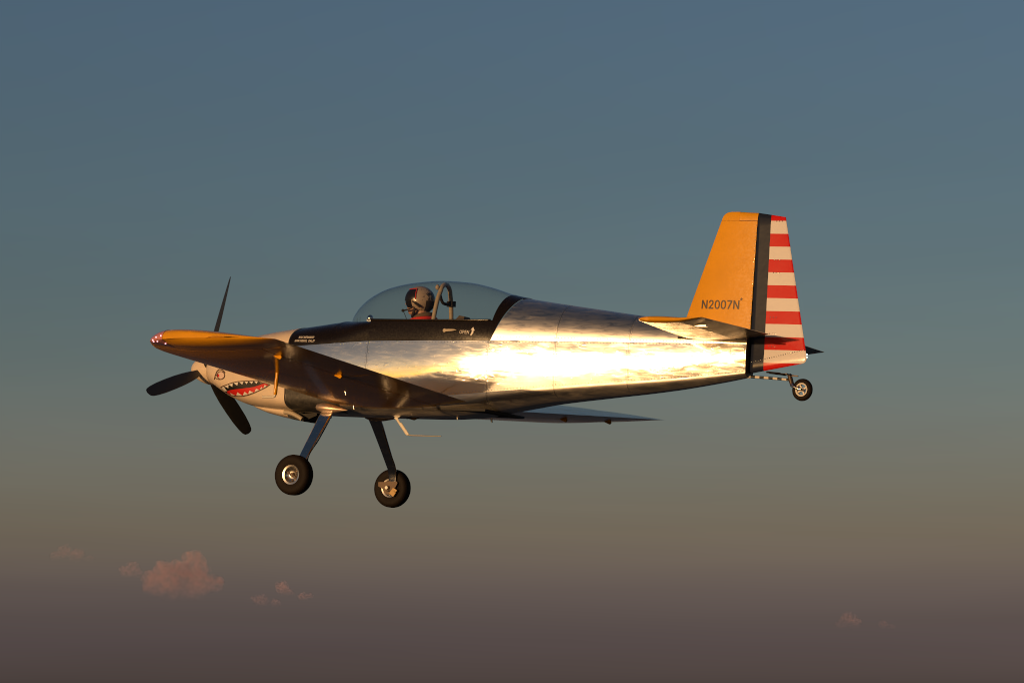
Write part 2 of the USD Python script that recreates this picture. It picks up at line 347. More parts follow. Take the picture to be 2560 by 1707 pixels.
# cowl
xs = np.r_[np.linspace(0.27, 0.62, 22), np.linspace(0.65, 1.335, 24)]
C = []
for x in xs:
    ty, tz = top_point(x, np.linspace(HP, -HP, 40)); sy, sz = side_point(x, np.linspace(0, 1, 8)[1:-1]); by, bz = bottom_point(x, np.linspace(-HP, HP, 40))
    loop = np.concatenate([np.stack([ty, tz], 1), np.stack([-sy, sz], 1), np.stack([by, bz], 1), np.stack([sy, sz], 1)[::-1]])
    C.append(np.c_[np.full(len(loop), x), loop])
cowl_grid = np.array(C)
cowl = part(P, 'cowl', loft(cowl_grid), 'cream_paint', 40)
for s in (-1, 1):   # cooling inlets either side of the spinner
    part(cowl, 'air_inlet', lathe([(0, -0.01), (0.052, -0.01), (0.062, 0.0), (0.052, 0.012), (0, 0.012)], (0, 0, 0), 28).apply_transform(
        trimesh.transformations.rotation_matrix(HP, [0, 0, 1])).apply_translation((0.287, s * 0.165, 0.055)), 'interior_dark')

# spinner and propeller
t = np.linspace(0, 1, 28)
prof = np.c_[0.148 * (1 - (1 - t) ** 1.9) ** 0.62, 0.262 * t]
m = trimesh.creation.revolve(np.r_[prof, [[0.0, 0.262]]], sections=64)
m.apply_transform(trimesh.transformations.rotation_matrix(HP, [0, 1, 0]))
part(P, 'spinner', m, 'cream_paint', 50)
BL_R = np.array([0.06, 0.14, 0.22, 0.32, 0.45, 0.60, 0.75, 0.86, 0.925, 0.955, 0.965])
BL_C = np.array([0.055, 0.075, 0.11, 0.132, 0.145, 0.146, 0.138, 0.12, 0.098, 0.068, 0.02])
BL_T = np.array([0.05, 0.045, 0.03, 0.022, 0.018, 0.014, 0.011, 0.009, 0.007, 0.005, 0.003])
u = np.linspace(0, 2 * np.pi, 24, endpoint=False)
for deg in (17.0, 124.0, 251.0):
    th = math.radians(deg)
    er, et, ex = np.array([0, math.sin(th), math.cos(th)]), np.array([0, math.cos(th), -math.sin(th)]), np.array([1.0, 0, 0])
    S = []
    for r, c, k in zip(BL_R, BL_C, BL_T):
        beta = math.radians(np.interp(r, [0.06, 0.3, 0.97], [68, 57, 43]))
        cd, nd = math.cos(beta) * et - math.sin(beta) * ex, math.sin(beta) * et + math.cos(beta) * ex
        S.append(np.array([0.165, 0, 0]) + r * er + np.outer(np.cos(u) * c / 2, cd) + np.outer(np.sin(u) * (0.6 + 0.4 * np.cos(u)) * k / 2, nd))
    part(P, 'propeller_blade', loft(S), 'prop_black', 50)

# chin scoop, its dark outlet and the exhaust pipe
S = []
ph = np.linspace(-HP, HP, 26)
for x, d, w in ((0.78, 0.002, 0.10), (0.86, 0.016, 0.17), (0.98, 0.035, 0.205), (1.12, 0.053, 0.215), (1.245, 0.068, 0.22)):
    zb = float(f_zb(x))
    S.append([(x, w * math.copysign(abs(math.sin(a)) ** 0.75, math.sin(a)), zb + 0.02 - (d + 0.02) * abs(math.cos(a)) ** 0.6) for a in ph])
scoop = part(P, 'chin_scoop', grid(S), 'cream_paint', True)
part(P, 'cowl_flap', loft([[(1.25, y, z) for y, z in ((-.20, -.372), (-.20, -.44), (.20, -.44), (.20, -.372))], [(1.40, y, z) for y, z in ((-.17, -.40), (-.17, -.472), (.17, -.472), (.17, -.40))],
                            [(1.52, y, z) for y, z in ((-.13, -.385), (-.13, -.41), (.13, -.41), (.13, -.385))]]), 'interior_dark', 30)
part(P, 'exhaust_pipe', tube(spline([(1.22, -0.215, -0.395), (1.29, -0.218, -0.402), (1.36, -0.218, -0.425), (1.42, -0.216, -0.455)], 14), 0.021, 14), 'tan_tube', 50)

# fuselage skins ------------------------------------------------------------
STA = [1.345, 2.20, 3.42, 4.05, 4.72, 5.775]
GAP = 0.0016
for a, b in zip(STA[:-1], STA[1:]):
    xx = np.linspace(a + GAP, b - GAP, max(14, int((b - a) / 0.022)))
    ss = np.linspace(0.004, 0.998, 26)
    Q = np.array([[(x, *side_point(x, s)) for s in ss] for x in xx])
    Q = dent(Q)
    part(P, 'side_panel', grid(Q), 'polished_aluminium', True)
    part(P, 'side_panel', mirror(grid(Q)), 'polished_aluminium', True)
    pp = np.linspace(HP, -HP, 46)
    Q = np.array([[(x, *bottom_point(x, p)) for p in pp] for x in xx])
    part(P, 'belly_panel', grid(dent(Q, 0.002)), 'belly_aluminium', True)
xx = np.linspace(1.349, 1.93, 26)
q = [[(x, *side_point(x, s)) for s in np.linspace(0.70, 0.99, 6)] + [(x, *bottom_point(x, p)) for p in np.linspace(HP, HP * 0.25, 24)] for x in xx]
q = np.array(q); n = np.stack([np.zeros_like(q[..., 0]), q[..., 1], q[..., 2] + 0.15], -1); n /= np.linalg.norm(n, axis=-1, keepdims=True)
q = dent(q, 0.002) + n * 0.003
part(P, 'cheek_panel', grid(q), 'sooty_metal', True); part(P, 'cheek_panel', mirror(grid(q)), 'sooty_metal', True)
xo = lambda p: 3.432 + 0.17 * np.abs(np.cos(p)) ** 0.9
xi = lambda p: 3.41 + 0.045 * np.abs(np.cos(p))
for k, (a, b) in enumerate(zip(STA[2:-1], STA[3:])):
    pp = np.linspace(HP * 0.998, -HP * 0.998, 60)
    Q = np.array([[(x, *top_point(x, p)) for p in pp for x in [((xo(p) if k == 0 else a) + GAP) * (1 - q) + (b - GAP) * q]] for q in np.linspace(0, 1, max(16, int((b - a) / 0.022)))])
    part(P, 'turtledeck_panel', grid(dent(Q, 0.002)), 'dull_aluminium', True)
# closing bulkhead at the tail
ty, tz = top_point(5.772, np.linspace(HP, -HP, 20)); by, bz = bottom_point(5.772, np.linspace(-HP, HP, 20))
e = np.c_[np.full(40, 5.772), np.r_[ty, by], np.r_[tz, bz]]
part(P, 'tail_bulkhead', loft([e, e + [0.002, 0, 0]]), 'dark_metal', False)

# dark forward deck, canopy frame, clear canopy
pp = np.linspace(HP, -HP, 90)
f_nd = pc([1.34, 1.777, 1.92, 2.08, 2.26], [2.2, 2.2, 2.7, 4.2, 6.5])
def deck_point(x, p):
    n, zd = f_nd(x), (f_zt(x) if x < 1.777 else 0.4715 - 0.016 * min(1.0, (x - 1.777) / 0.4))
    s_, c_ = np.sin(p), np.cos(p)
    return -f_w(x) * np.sign(s_) * np.abs(s_) ** (2 / n), f_zs(x) + (zd - f_zs(x)) * np.abs(c_) ** (2 / n)
Q = np.array([[(x, *deck_point(x, p)) for p in pp] for x in np.linspace(1.347, 2.26, 50)])
deck = part(P, 'forward_deck', grid(Q), 'black_paint', True)
Q = []
for q in np.linspace(0, 1, 80):
    x0 = 2.20 + q * (3.41 - 2.20); r = rail_phi(x0)
    Q.append([(x0 + q ** 10 * 0.045 * abs(math.cos(p)), *top_point(x0 + q ** 10 * 0.045 * abs(math.cos(p)), p)) for p in np.linspace(HP, r, 16)])
skirt = np.array(Q)
pp = np.linspace(HP, -HP, 70)
band = np.array([[(x, *top_point(x, p)) for p in pp for x in [xi(p) * (1 - q) + xo(p) * q]] for q in np.linspace(0, 1, 10)])
def proud(Q, d):
    n = np.stack([np.zeros_like(Q[..., 0]), Q[..., 1], Q[..., 2] - 0.25], -1); n /= np.linalg.norm(n, axis=-1, keepdims=True) + 1e-9
    return Q + n * d
frame = part(P, 'canopy_frame', join(grid(proud(skirt, 0.004)), mirror(grid(proud(skirt, 0.004))), grid(proud(band, 0.004))), 'black_paint', True)
# a rounded lip along the rail, where the acrylic is seated
lip = [(x, float(top_point(x, rail_phi(x))[0]) - 0.004, float(top_point(x, rail_phi(x))[1])) for x in np.linspace(2.20, 3.41, 50)]
rail = tube(lip, 0.011, 10)
part(frame, 'canopy_rail', rail, 'black_paint', True); part(frame, 'canopy_rail', mirror(rail), 'black_paint', True)
G = []
f_wd = pc([1.777, 1.79, 1.82, 1.87, 1.95, 2.06, 2.19, 2.35, 2.6], [0.002, 0.06, 0.12, 0.18, 0.245, 0.315, 0.37, 0.392, 0.395])
for q in np.linspace(0, 1, 110):
    x0 = 1.778 + (3.41 - 1.778) * q ** 1.25; r = float(rail_phi(x0)); k = min(1.0, max(0.0, (x0 - 1.95) / 0.5)); k = k * k * (3 - 2 * k)
    r_ = []
    for t in np.linspace(1, -1, 60):
        xx_ = x0 + q ** 10 * 0.045 * abs(math.cos(r * t))
        ya, za = top_point(xx_, r * t)
        yb, zb_ = -f_wd(x0) * math.sin(t * HP), f_zr(x0) - 0.012 + (f_zt(x0) - f_zr(x0) + 0.012) * math.cos(t * HP)
        r_.append((xx_, k * ya + (1 - k) * yb, k * za + (1 - k) * zb_))
    G.append(r_)
part(P, 'canopy', grid(G), 'canopy_acrylic', True)

# rivet rows: fine domes along every seam of the left and right skins
def dome(c, n, r=0.0036, h=0.0014):
    n = np.array(n, float); n /= np.linalg.norm(n); a = np.cross(n, [1.0, 0.1, 0.2]); a /= np.linalg.norm(a); b = np.cross(n, a)
    k = np.linspace(0, 2 * np.pi, 8, endpoint=False)
    ring = c + r * (np.cos(k)[:, None] * a + np.sin(k)[:, None] * b)
    mid = c + h * 0.75 * n + 0.6 * r * (np.cos(k)[:, None] * a + np.sin(k)[:, None] * b)
    V = np.vstack([ring, mid, [c + h * n]]); F = []
    for i in range(8):
        j = (i + 1) % 8
        F += [(i, j, 8 + j), (i, 8 + j, 8 + i), (8 + i, 8 + j, 16)]
    return trimesh.Trimesh(V, F, process=False)
R = []
for x in np.arange(1.40, 5.76, 0.03):
    y, z = side_point(x, 0.03); R.append(dome((x, y - 0.0008, z), (0, -1, 0.02)))
    y, z = side_point(x, 0.965); R.append(dome((x, y - 0.0008, z), (0, -1, -0.1)))
    if x > 3.5:
        y, z = top_point(x, HP * 0.955); R.append(dome((x, y - 0.001, z), (0, -1, 0.15)))
for st in STA[1:]:
    for off in (-0.014, 0.014):
        for s in np.arange(0.06, 0.95, 0.055):
            if off < 0 or st < 5.7:
                y, z = side_point(st + off, s); R.append(dome((st + off, y - 0.0012, z), (0, -1, 0)))
        if st > 3.9 and (off < 0 or st < 5.7):
            for p in np.linspace(0.15, 0.95, 14):
                y, z = top_point(st + off, HP * p); R.append(dome((st + off, y * 1.002, z + 0.001 * (1 - p)), (0, y, z - 0.28)))
R = join(*R)
part(P, 'rivet_rows', join(R, mirror(R)), 'polished_aluminium', True, kind='stuff')
# inspection cover near the tail
y0 = float(side_point(5.60, 0.45)[0])
q = np.array([[(5.54 + 0.10 * i, side_point(5.54 + 0.10 * i, 0.12 + 0.5 * j)[0] - 0.003, side_point(5.54 + 0.10 * i, 0.12 + 0.5 * j)[1]) for j in np.linspace(0, 1, 8)] for i in np.linspace(0, 1, 6)])
part(P, 'access_cover', grid(q), 'polished_aluminium', True)

# nose art and lettering: thin sheets that lie on the skin -------------------------
from shapely.geometry import Polygon, LineString
from shapely.ops import unary_union
UPPER = [[0.553,-0.192],[0.626,-0.179],[0.676,-0.167],[0.737,-0.151],[0.803,-0.141],[0.868,-0.136],[0.925,-0.134],[0.989,-0.131],[1.036,-0.13],[1.052,-0.136],[1.083,-0.146],[1.123,-0.152],[1.171,-0.163]]
LOWER = [[1.171,-0.163],[1.124,-0.19],[1.063,-0.216],[1.001,-0.24],[0.923,-0.261],[0.845,-0.272],[0.775,-0.272],[0.708,-0.268],[0.647,-0.26],[0.61,-0.242],[0.58,-0.226],[0.566,-0.209]]
TONGUE = [[0.638,-0.226],[0.711,-0.216],[0.787,-0.21],[0.864,-0.203],[0.928,-0.196],[0.99,-0.187],[1.045,-0.172],[1.084,-0.159],[1.123,-0.152]]
TEETH = [[[0.614,-0.182],[0.685,-0.169],[0.673,-0.201]],[[0.68,-0.167],[0.739,-0.155],[0.732,-0.19]],[[0.745,-0.153],[0.807,-0.143],[0.793,-0.177]],[[0.811,-0.142],[0.87,-0.137],[0.853,-0.167]],[[0.876,-0.137],[0.925,-0.135],[0.906,-0.163]],[[0.929,-0.135],[0.985,-0.133],[0.966,-0.16]],[[0.989,-0.132],[1.04,-0.13],[1.021,-0.158]],[[1.044,-0.132],[1.085,-0.146],[1.072,-0.151]],[[0.56,-0.195],[0.613,-0.185],[0.636,-0.228],[0.582,-0.225]],[[0.676,-0.242],[0.745,-0.269],[0.661,-0.261]],[[0.789,-0.237],[0.843,-0.268],[0.751,-0.269]],[[0.882,-0.233],[0.928,-0.26],[0.845,-0.27]],[[0.941,-0.22],[0.997,-0.241],[0.924,-0.258]],[[1.019,-0.202],[1.059,-0.217],[1.0,-0.237]],[[1.077,-0.184],[1.097,-0.203],[1.061,-0.214]],[[1.115,-0.165],[1.143,-0.18],[1.101,-0.196]]]
EYE = [[0.628,-0.084],[0.627,-0.093],[0.623,-0.102],[0.616,-0.11],[0.606,-0.115],[0.594,-0.119],[0.581,-0.12],[0.568,-0.119],[0.555,-0.115],[0.544,-0.109],[0.536,-0.102],[0.53,-0.093],[0.528,-0.083],[0.528,-0.074],[0.533,-0.065],[0.54,-0.057],[0.55,-0.052],[0.562,-0.048],[0.575,-0.047],[0.588,-0.048],[0.601,-0.052],[0.612,-0.058],[0.62,-0.065],[0.626,-0.074]]
IRIS = [[0.556,-0.087],[0.554,-0.094],[0.548,-0.1],[0.538,-0.102],[0.529,-0.1],[0.521,-0.094],[0.518,-0.086],[0.52,-0.079],[0.527,-0.073],[0.536,-0.071],[0.546,-0.073],[0.553,-0.079]]
PUPIL = [[0.537,-0.084],[0.536,-0.089],[0.533,-0.093],[0.527,-0.094],[0.522,-0.093],[0.518,-0.089],[0.516,-0.084],[0.517,-0.079],[0.52,-0.075],[0.526,-0.074],[0.531,-0.075],[0.535,-0.079]]
LID = [[0.484,-0.118],[0.498,-0.091],[0.509,-0.068],[0.523,-0.043],[0.55,-0.029],[0.588,-0.033],[0.611,-0.044],[0.629,-0.058]]
LID2 = [[0.493,-0.102],[0.518,-0.115],[0.557,-0.123],[0.595,-0.119],[0.621,-0.103]]


def sheet(poly, off, edge=0.02):
    out = []
    for g in getattr(poly, 'geoms', [poly]):
        if g.is_empty or g.area < 1e-7:
            continue
        v, f = trimesh.creation.triangulate_polygon(g, engine='earcut')
        v3, f = trimesh.remesh.subdivide_to_size(np.c_[v, np.zeros(len(v))], f, edge)
        mm = trimesh.Trimesh(v3, f, process=True)
        V = np.array([(x, surf_y(x, z) - off, z) for x, z in mm.vertices[:, :2]])
        out.append(trimesh.Trimesh(V, mm.faces, process=False))
    return join(*out)

def decal(parent, name, poly, material, off, edge=0.02):
    m = sheet(poly, off, edge)
    part(parent, name, m, material, True)
    part(parent, name, mirror(m), material, True)

mouth = Polygon(UPPER + LOWER[1:]).buffer(0)
decal(cowl, 'mouth', mouth, 'black_decal', 0.002)
decal(cowl, 'tongue', Polygon(TONGUE + LOWER[:-2]).buffer(0).intersection(mouth), 'red_decal', 0.0035)
for k in TEETH:
    decal(cowl, 'tooth', Polygon(k).buffer(0).intersection(mouth.buffer(0.002)), 'white_decal', 0.005)
ring = LineString(UPPER + LOWER[1:] + UPPER[:1]).buffer(0.0042)
decal(cowl, 'mouth_outline', ring, 'line_decal', 0.0065)
decal(cowl, 'eye_white', Polygon(EYE), 'pink_decal', 0.002)
decal(cowl, 'iris', Polygon(IRIS), 'red_decal', 0.0035)
decal(cowl, 'pupil', Polygon(PUPIL), 'black_decal', 0.005)
decal(cowl, 'eye_outline', unary_union([LineString(EYE + EYE[:1]).buffer(0.0034), LineString(LID).buffer(0.0045), LineString(LID2).buffer(0.0032)]), 'line_decal', 0.0065)

def lettering(parent, name, text, x, z, height, width, material, off, slant=0.0, bold=False, flat=None):
    t = meshkit.text_mesh(text, height, 0.0008, bold)
    v = t.vertices.copy(); w = v[:, 0].max() - v[:, 0].min()
    v[:, 0] = (v[:, 0] - v[:, 0].min()) * width / w + slant * v[:, 1]
    V = [(x + a, (flat(x + a, z + b) if flat else surf_y(x + a, z + b)) - off - d, z + b) for a, b, d in v]
    part(parent, name, trimesh.Trimesh(V, t.faces, process=False), material, False)

def deck_y(x, z):
    p = np.linspace(0.05, HP, 60); ys, zs = deck_point(x, p)
    return float(np.interp(-z, -zs, ys))
lettering(deck, 'base_lettering', 'NAS MIRAMAR', 1.435, 0.2725, 0.019, 0.172, 'white_decal', 0.003, 0.3, True, deck_y)
lettering(deck, 'base_lettering', 'SAN DIEGO, CALIF', 1.402, 0.239, 0.019, 0.222, 'white_decal', 0.003, 0.3, True, deck_y)
lettering(frame, 'open_lettering', 'OPEN', 3.135, 0.340, 0.030, 0.092, 'white_decal', 0.008)
arrow = Polygon([(3.240, 0.326), (3.256, 0.328), (3.268, 0.347), (3.270, 0.372), (3.281, 0.369), (3.261, 0.402), (3.240, 0.376), (3.253, 0.376), (3.251, 0.352), (3.245, 0.338)])
ar = sheet(arrow, 0.0085); part(frame, 'open_arrow', ar, 'white_decal', True)
hy = surf_y(3.0, 0.365)
handle = part(frame, 'latch_handle', join(lathe([(0, -0.006), (0.018, -0.006), (0.020, 0.004), (0.016, 0.014), (0, 0.016)], (2.985, hy - 0.004, 0.365), 24),
      loft([[(2.985 + a, hy - 0.012 + dy, 0.365 + 0.006 * q + w * c) for dy, c in ((-0.006, -1), (0.004, -1), (0.004, 1), (-0.006, 1))] for q, a, w in ((0, 0, 0.010), (.4, 0.045, 0.010), (.8, 0.09, 0.007), (1, 0.122, 0.002))])), 'tan_tube', 40)

# wings ----------------------------------------------------------------------
CH = 1.473
def naca23(xc, k):
    t = 0.126 * 5 * (0.2969 * np.sqrt(xc) - 0.126 * xc - 0.3516 * xc ** 2 + 0.2843 * xc ** 3 - 0.1036 * xc ** 4)
    mm, k1 = 0.2025, 15.957
    yc = np.where(xc < mm, k1 / 6 * (xc ** 3 - 3 * mm * xc ** 2 + mm ** 2 * (3 - mm) * xc), k1 * mm ** 3 / 6 * (1 - xc))
    return yc + k * t
f_le = pc([0.3, 3.0, 3.1, 3.2, 3.28, 3.36, 3.44, 3.50, 3.55, 3.58, 3.602], [1.80, 1.80, 1.803, 1.825, 1.865, 1.91, 1.965, 2.03, 2.13, 2.27, 2.62])
z_te = lambda y: -0.298 + 0.0645 * abs(y)
def tkf(y):
    s = min(1.0, max(0.0, (y - 2.95) / 0.5)); s = s * s * (3 - 2 * s)
    return (1 - 0.24 * s) * math.sqrt(max(0.0009, 1 - (max(0.0, y - 3.43) / 0.1722) ** 2))
def wing_section(y, a, b, n=34):
    """Loop over chord fractions a..b of the wing at span y (y > 0)."""
    le, te, tk = float(f_le(y)), 3.28, tkf(y)
    q = a + (b - a) * (1 - np.cos(np.linspace(0, np.pi, n))) / 2 if a == 0 else np.linspace(a, b, n)
    out = []
    for k, qq in ((1, q[::-1]), (-1, q[1:] if a == 0 else q)):
        x = le + (te - le) * qq
        frac = (x - 1.80) / CH if y < 3.3 else qq
        zz = naca23(qq, k * tk) * CH * (0.55 + 0.45 * (te - le) / 1.48)
        out.append(np.c_[x, np.full(n if len(x) == n else n - 1, y), z_te(y) + (1 - qq) * -0.005 + zz])
    return np.vstack(out)
def on_side(m, s):
    return m if s > 0 else mirror(m)
HG = 0.765
for s in (-1, 1):
    side = 'left' if s < 0 else 'right'
    ys = np.linspace(0.34, 3.275, 30)
    wing = part(P, 'wing', on_side(loft([wing_section(y, 0, HG) for y in ys]), s), 'orange_paint', 40,
                label='wing nearest the viewer, dark underside in shade' if s < 0 else 'wing on the far side')
    for nm, y0, y1 in (('flap', 0.46, 1.96), ('aileron', 1.975, 3.272)):
        part(wing, nm, on_side(loft([wing_section(y, HG + 0.006, 1.0, 14) for y in np.linspace(y0, y1, 10)]), s), 'orange_paint', 40)
    ys = np.r_[np.linspace(3.279, 3.40, 10), 3.40 + (3.602 - 3.40) * np.sin(np.linspace(0, HP, 36))[1:]]
    tip_mesh = loft([wing_section(y, 0, 1.0, 60) for y in ys])
    part(wing, 'wing_tip', on_side(tip_mesh, s), 'orange_paint', True)
    lens = trimesh.Trimesh(tip_mesh.vertices + 0.003 * tip_mesh.vertex_normals, tip_mesh.faces, process=False)
    lens = lens.slice_plane([2.165, 3.55, 0], [-1, 0.10, 0]).slice_plane([1.95, 3.42, 0], [0.35, 1, 0])
    part(wing, 'position_light', on_side(lens, s), 'red_lens' if s < 0 else 'green_lens', True)
    if s < 0:
        vv = lens.vertices
        for x, z in ((2.145, -0.046), (2.088, -0.062), (2.035, -0.09), (2.03, -0.122), (2.083, -0.136), (2.14, -0.147)):
            d = (vv[:, 0] - x) ** 2 + (vv[:, 2] - z) ** 2 - 0.02 * (vv[:, 1] - 3.4); k = vv[d.argmin()]
            part(wing, 'light_diode', on_side(ellipsoid((0.0065, 0.006, 0.006), k + [0, 0.002, 0], 2), s), 'led', True)
    # hinge brackets under the aileron
    for y in (2.06, 3.0):
        x = 1.80 + CH * HG; z = float(wing_section(y, 0, HG)[-1][2])
        br = hull([(x - 0.06, y - 0.004, z + 0.004), (x - 0.06, y + 0.004, z + 0.004), (x + 0.03, y - 0.012, z - 0.030), (x + 0.03, y + 0.012, z - 0.030), (x + 0.045, y - 0.012, z - 0.012), (x + 0.045, y + 0.012, z - 0.012),
                   (x + 0.03, y - 0.012, z + 0.012), (x + 0.03, y + 0.012, z + 0.012)])
        part(wing, 'hinge_bracket', on_side(br, s), 'orange_paint', 30)
    zt = float(wing_section(1.32, 0, 1)[45][2])
    def low(x, y):
        L = wing_section(y, 0, 1.0, 60)[60:]
        return float(np.interp(x, L[:, 0], L[:, 2]))
    for x, y in ((2.55, 1.32), (2.12, 0.47)):
        part(wing, 'drain_valve', on_side(tube([(x, y, low(x, y) + 0.006), (x + 0.004, y, low(x, y) - 0.022), (x + 0.012, y, low(x, y) - 0.034)], [0.011, 0.009, 0.006]), s), 'bright_metal', 40)
    RV = [dome((x, y, low(x, y) - 0.0003), (0, 0, -1), 0.0042, 0.0016) for y in (0.95, 1.55, 2.15, 2.75, 3.24) for x in np.arange(1.92, 2.90, 0.045)]
    RV += [dome((x, y, low(x, y) - 0.0003), (0, 0, -1), 0.0042, 0.0016) for x in (2.22, 2.885) for y in np.arange(0.5, 3.24, 0.045)]
    part(wing, 'rivet_rows', on_side(join(*RV), s), 'orange_paint', True, kind='stuff')
    if s < 0:   # pitot mast
        y = 2.30; z0 = low(2.47, y)
        mast = tube(spline([(2.475, y, z0 + 0.01), (2.472, y, z0 - 0.10), (2.470, y, -0.405)], 12), [0.016] * 11 + [0.014], 14)
        pm = part(wing, 'pitot_mast', on_side(mast, s), 'orange_paint', 50)
        part(pm, 'pitot_tube', on_side(tube(spline([(2.47, y, -0.395), (2.466, y, -0.418), (2.44, y, -0.424), (2.345, y, -0.426)], 14), 0.0105, 14), s), 'white_antenna', 50)

# tail surfaces -----------------------------------------------------------------
def sym(x0, c, a, b, n, th):
    q = np.linspace(a, b, n) if a > 0 else a + (b - a) * (1 - np.cos(np.linspace(0, HP, n)))
    t = 5 * th * (0.2969 * np.sqrt(q) - 0.126 * q - 0.3516 * q ** 2 + 0.2843 * q ** 3 - 0.1036 * q ** 4) * c
    return x0 + q * c, t
f_hle = pc([0.06, 1.19, 1.25, 1.285, 1.31, 1.322], [5.18, 5.298, 5.308, 5.325, 5.36, 5.44])
hte = lambda y: 5.985 - 0.083 * y / 1.32
def h_section(y, x_a, x_b, tk=1.0, n=16, lift=0.0):
    le, te = float(f_hle(y)), hte(y); c = te - le
    a, b = max(0.0, (x_a - le) / c), min(1.0, (x_b - le) / c)
    x, t = sym(le, c, a, b, n, 0.088)
    z = 0.388 + 0.006 * y + np.clip(x - 5.70, 0, 1) * lift
    up = np.c_[x, np.full(n, y), z + t * tk + 0.0015]; dn = np.c_[x, np.full(n, y), z - t * tk - 0.0015]
    return np.vstack([up[::-1], dn])
tipf = lambda y: max(0.05, math.sqrt(max(0, 1 - (max(0, y - 1.27) / 0.0545) ** 2)))
for s in (-1, 1):
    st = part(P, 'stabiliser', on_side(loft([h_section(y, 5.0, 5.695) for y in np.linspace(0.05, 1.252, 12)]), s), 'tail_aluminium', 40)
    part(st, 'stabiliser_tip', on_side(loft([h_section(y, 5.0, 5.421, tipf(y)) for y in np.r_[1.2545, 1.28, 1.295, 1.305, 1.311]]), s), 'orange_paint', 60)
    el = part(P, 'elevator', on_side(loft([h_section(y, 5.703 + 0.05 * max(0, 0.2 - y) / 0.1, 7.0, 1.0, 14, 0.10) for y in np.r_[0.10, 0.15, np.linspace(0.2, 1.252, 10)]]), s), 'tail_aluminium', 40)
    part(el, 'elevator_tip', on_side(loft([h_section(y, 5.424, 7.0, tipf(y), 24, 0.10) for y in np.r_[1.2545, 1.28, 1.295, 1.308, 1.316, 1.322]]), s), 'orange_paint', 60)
    part(el, 'counterweight', on_side(box((0.10, 0.05, 0.012), (5.79, 1.05, 0.372)), s), 'brushed_metal', 30)
    part(st, 'root_fairing', on_side(loft([[(x, float(-side_point(min(x, 5.76), 0.0)[0]) + w, 0.345 + h) for w, h in ((-0.03, 0.005), (0.004, 0.008), (0.03 * k, 0.032), (-0.03, 0.04))] for x, k in ((5.16, 0.3), (5.25, 1), (5.5, 1), (5.72, 0.9), (5.765, 0.5))]), s), 'brushed_metal', 50)

rte = lambda z: 6.028 + (1.437 - z) * (6.299 - 6.028) / (1.437 - 0.229)
f_fle = lambda z: 5.153 + (z - 0.576) * 0.3295
def fin_section(z, xe, tk=1.0, le=None, n=16):
    le = f_fle(z) if le is None else le; c = rte(z) - le
    x, t = sym(le, c, 0.0, (xe - le) / c, n, 0.065)
    L = np.c_[x, -t * tk - 0.001, np.full(n, z)]; Rr = np.c_[x, t * tk + 0.001, np.full(n, z)]
    return np.vstack([L[::-1], Rr])
fin = part(P, 'fin', loft([fin_section(z, 5.772) for z in np.linspace(0.40, 1.402, 16)]), 'orange_paint', 40)
part(fin, 'fin_tip', loft([fin_section(z, 5.602, tk, f_fle(z) + e) for z, tk, e in ((1.404, 1, 0), (1.43, .97, 0.0), (1.452, .85, 0.004), (1.468, .66, 0.016), (1.479, .38, 0.035), (1.484, .08, 0.07))]), 'orange_paint', 60)
def fin_y(x, z):
    le = f_fle(z); c = rte(z) - le; q = np.clip((x - le) / c, 0, 1)
    return -5 * 0.065 * (0.2969 * math.sqrt(q) - 0.126 * q - 0.3516 * q ** 2 + 0.2843 * q ** 3 - 0.1036 * q ** 4) * c - 0.001
lettering(fin, 'registration', 'N2007N', 5.300, 0.636, 0.073, 0.357, 'letter_brown', 0.0015, 0.0, True, fin_y)
star = unary_union([LineString([(5.672, 0.720), (5.672 + 0.0125 * math.cos(a), 0.720 + 0.0125 * math.sin(a))]).buffer(0.0024) for a in np.pi / 2 + np.arange(5) * 2 * np.pi / 5])
v, f = trimesh.creation.triangulate_polygon(star, engine='earcut')
part(fin, 'registration_star', trimesh.Trimesh([(x, fin_y(x, z) - 0.0022, z) for x, z in v], f, process=False), 'letter_brown', False)

def rud_section(zf, zr, tk, n=26, xe=None):
    te = rte(zr) if xe is None else xe
    q = np.linspace(0, 1, n); x = 5.778 + (te - 5.778) * q
    half = (0.021 * (1 - q) ** 0.9 + 0.0025) * tk; half[0] *= 0.75
    z = zf + (zr - zf) * q
    return np.vstack([np.c_[x, -half, z][::-1], np.c_[x, half, z]])
rs = [(0.083, 0.178, 0.10, 6.255), (0.090, 0.186, 0.62, 6.279), (0.103, 0.20, 0.95, 6.293), (0.125, 0.222, 1.12, 6.299), (0.16, 0.245, 1.16, None), (0.20, 0.27, 1.12, None), (0.26, 0.31, 1.03, None), (0.34, 0.37, 1, None)]
rs += [(z, z, 1, None) for z in np.linspace(0.45, 1.36, 14)] + [(1.43, 1.405, 1, None), (1.453, 1.422, .8, None), (1.466, 1.432, .5, None), (1.473, 1.437, .1, None)]
rud = part(P, 'rudder', loft([rud_section(a, b, k, xe=x) for a, b, k, x in rs]), 'rudder_stripes', 50)
part(rud, 'rudder_horn', loft([fin_section(z, 5.777, tk) [:] if False else np.vstack([np.c_[np.linspace(5.606, 5.777, 10), -np.linspace(0.026, 0.021, 10) * tk, np.full(10, z) - (np.linspace(0, 1, 10) * 0.009 if z > 1.46 else 0)][::-1],
      np.c_[np.linspace(5.606, 5.777, 10), np.linspace(0.026, 0.021, 10) * tk, np.full(10, z) - (np.linspace(0, 1, 10) * 0.009 if z > 1.46 else 0)]]) for z, tk in ((1.406, 1), (1.44, 1), (1.462, .85), (1.475, .55), (1.482, .08))]), 'orange_paint', 60)
part(rud, 'tail_light', join(ellipsoid((0.007, 0.006, 0.008), (6.298, 0, 0.258), 2), ellipsoid((0.007, 0.006, 0.007), (6.301, 0, 0.236), 2)), 'led_white', True)
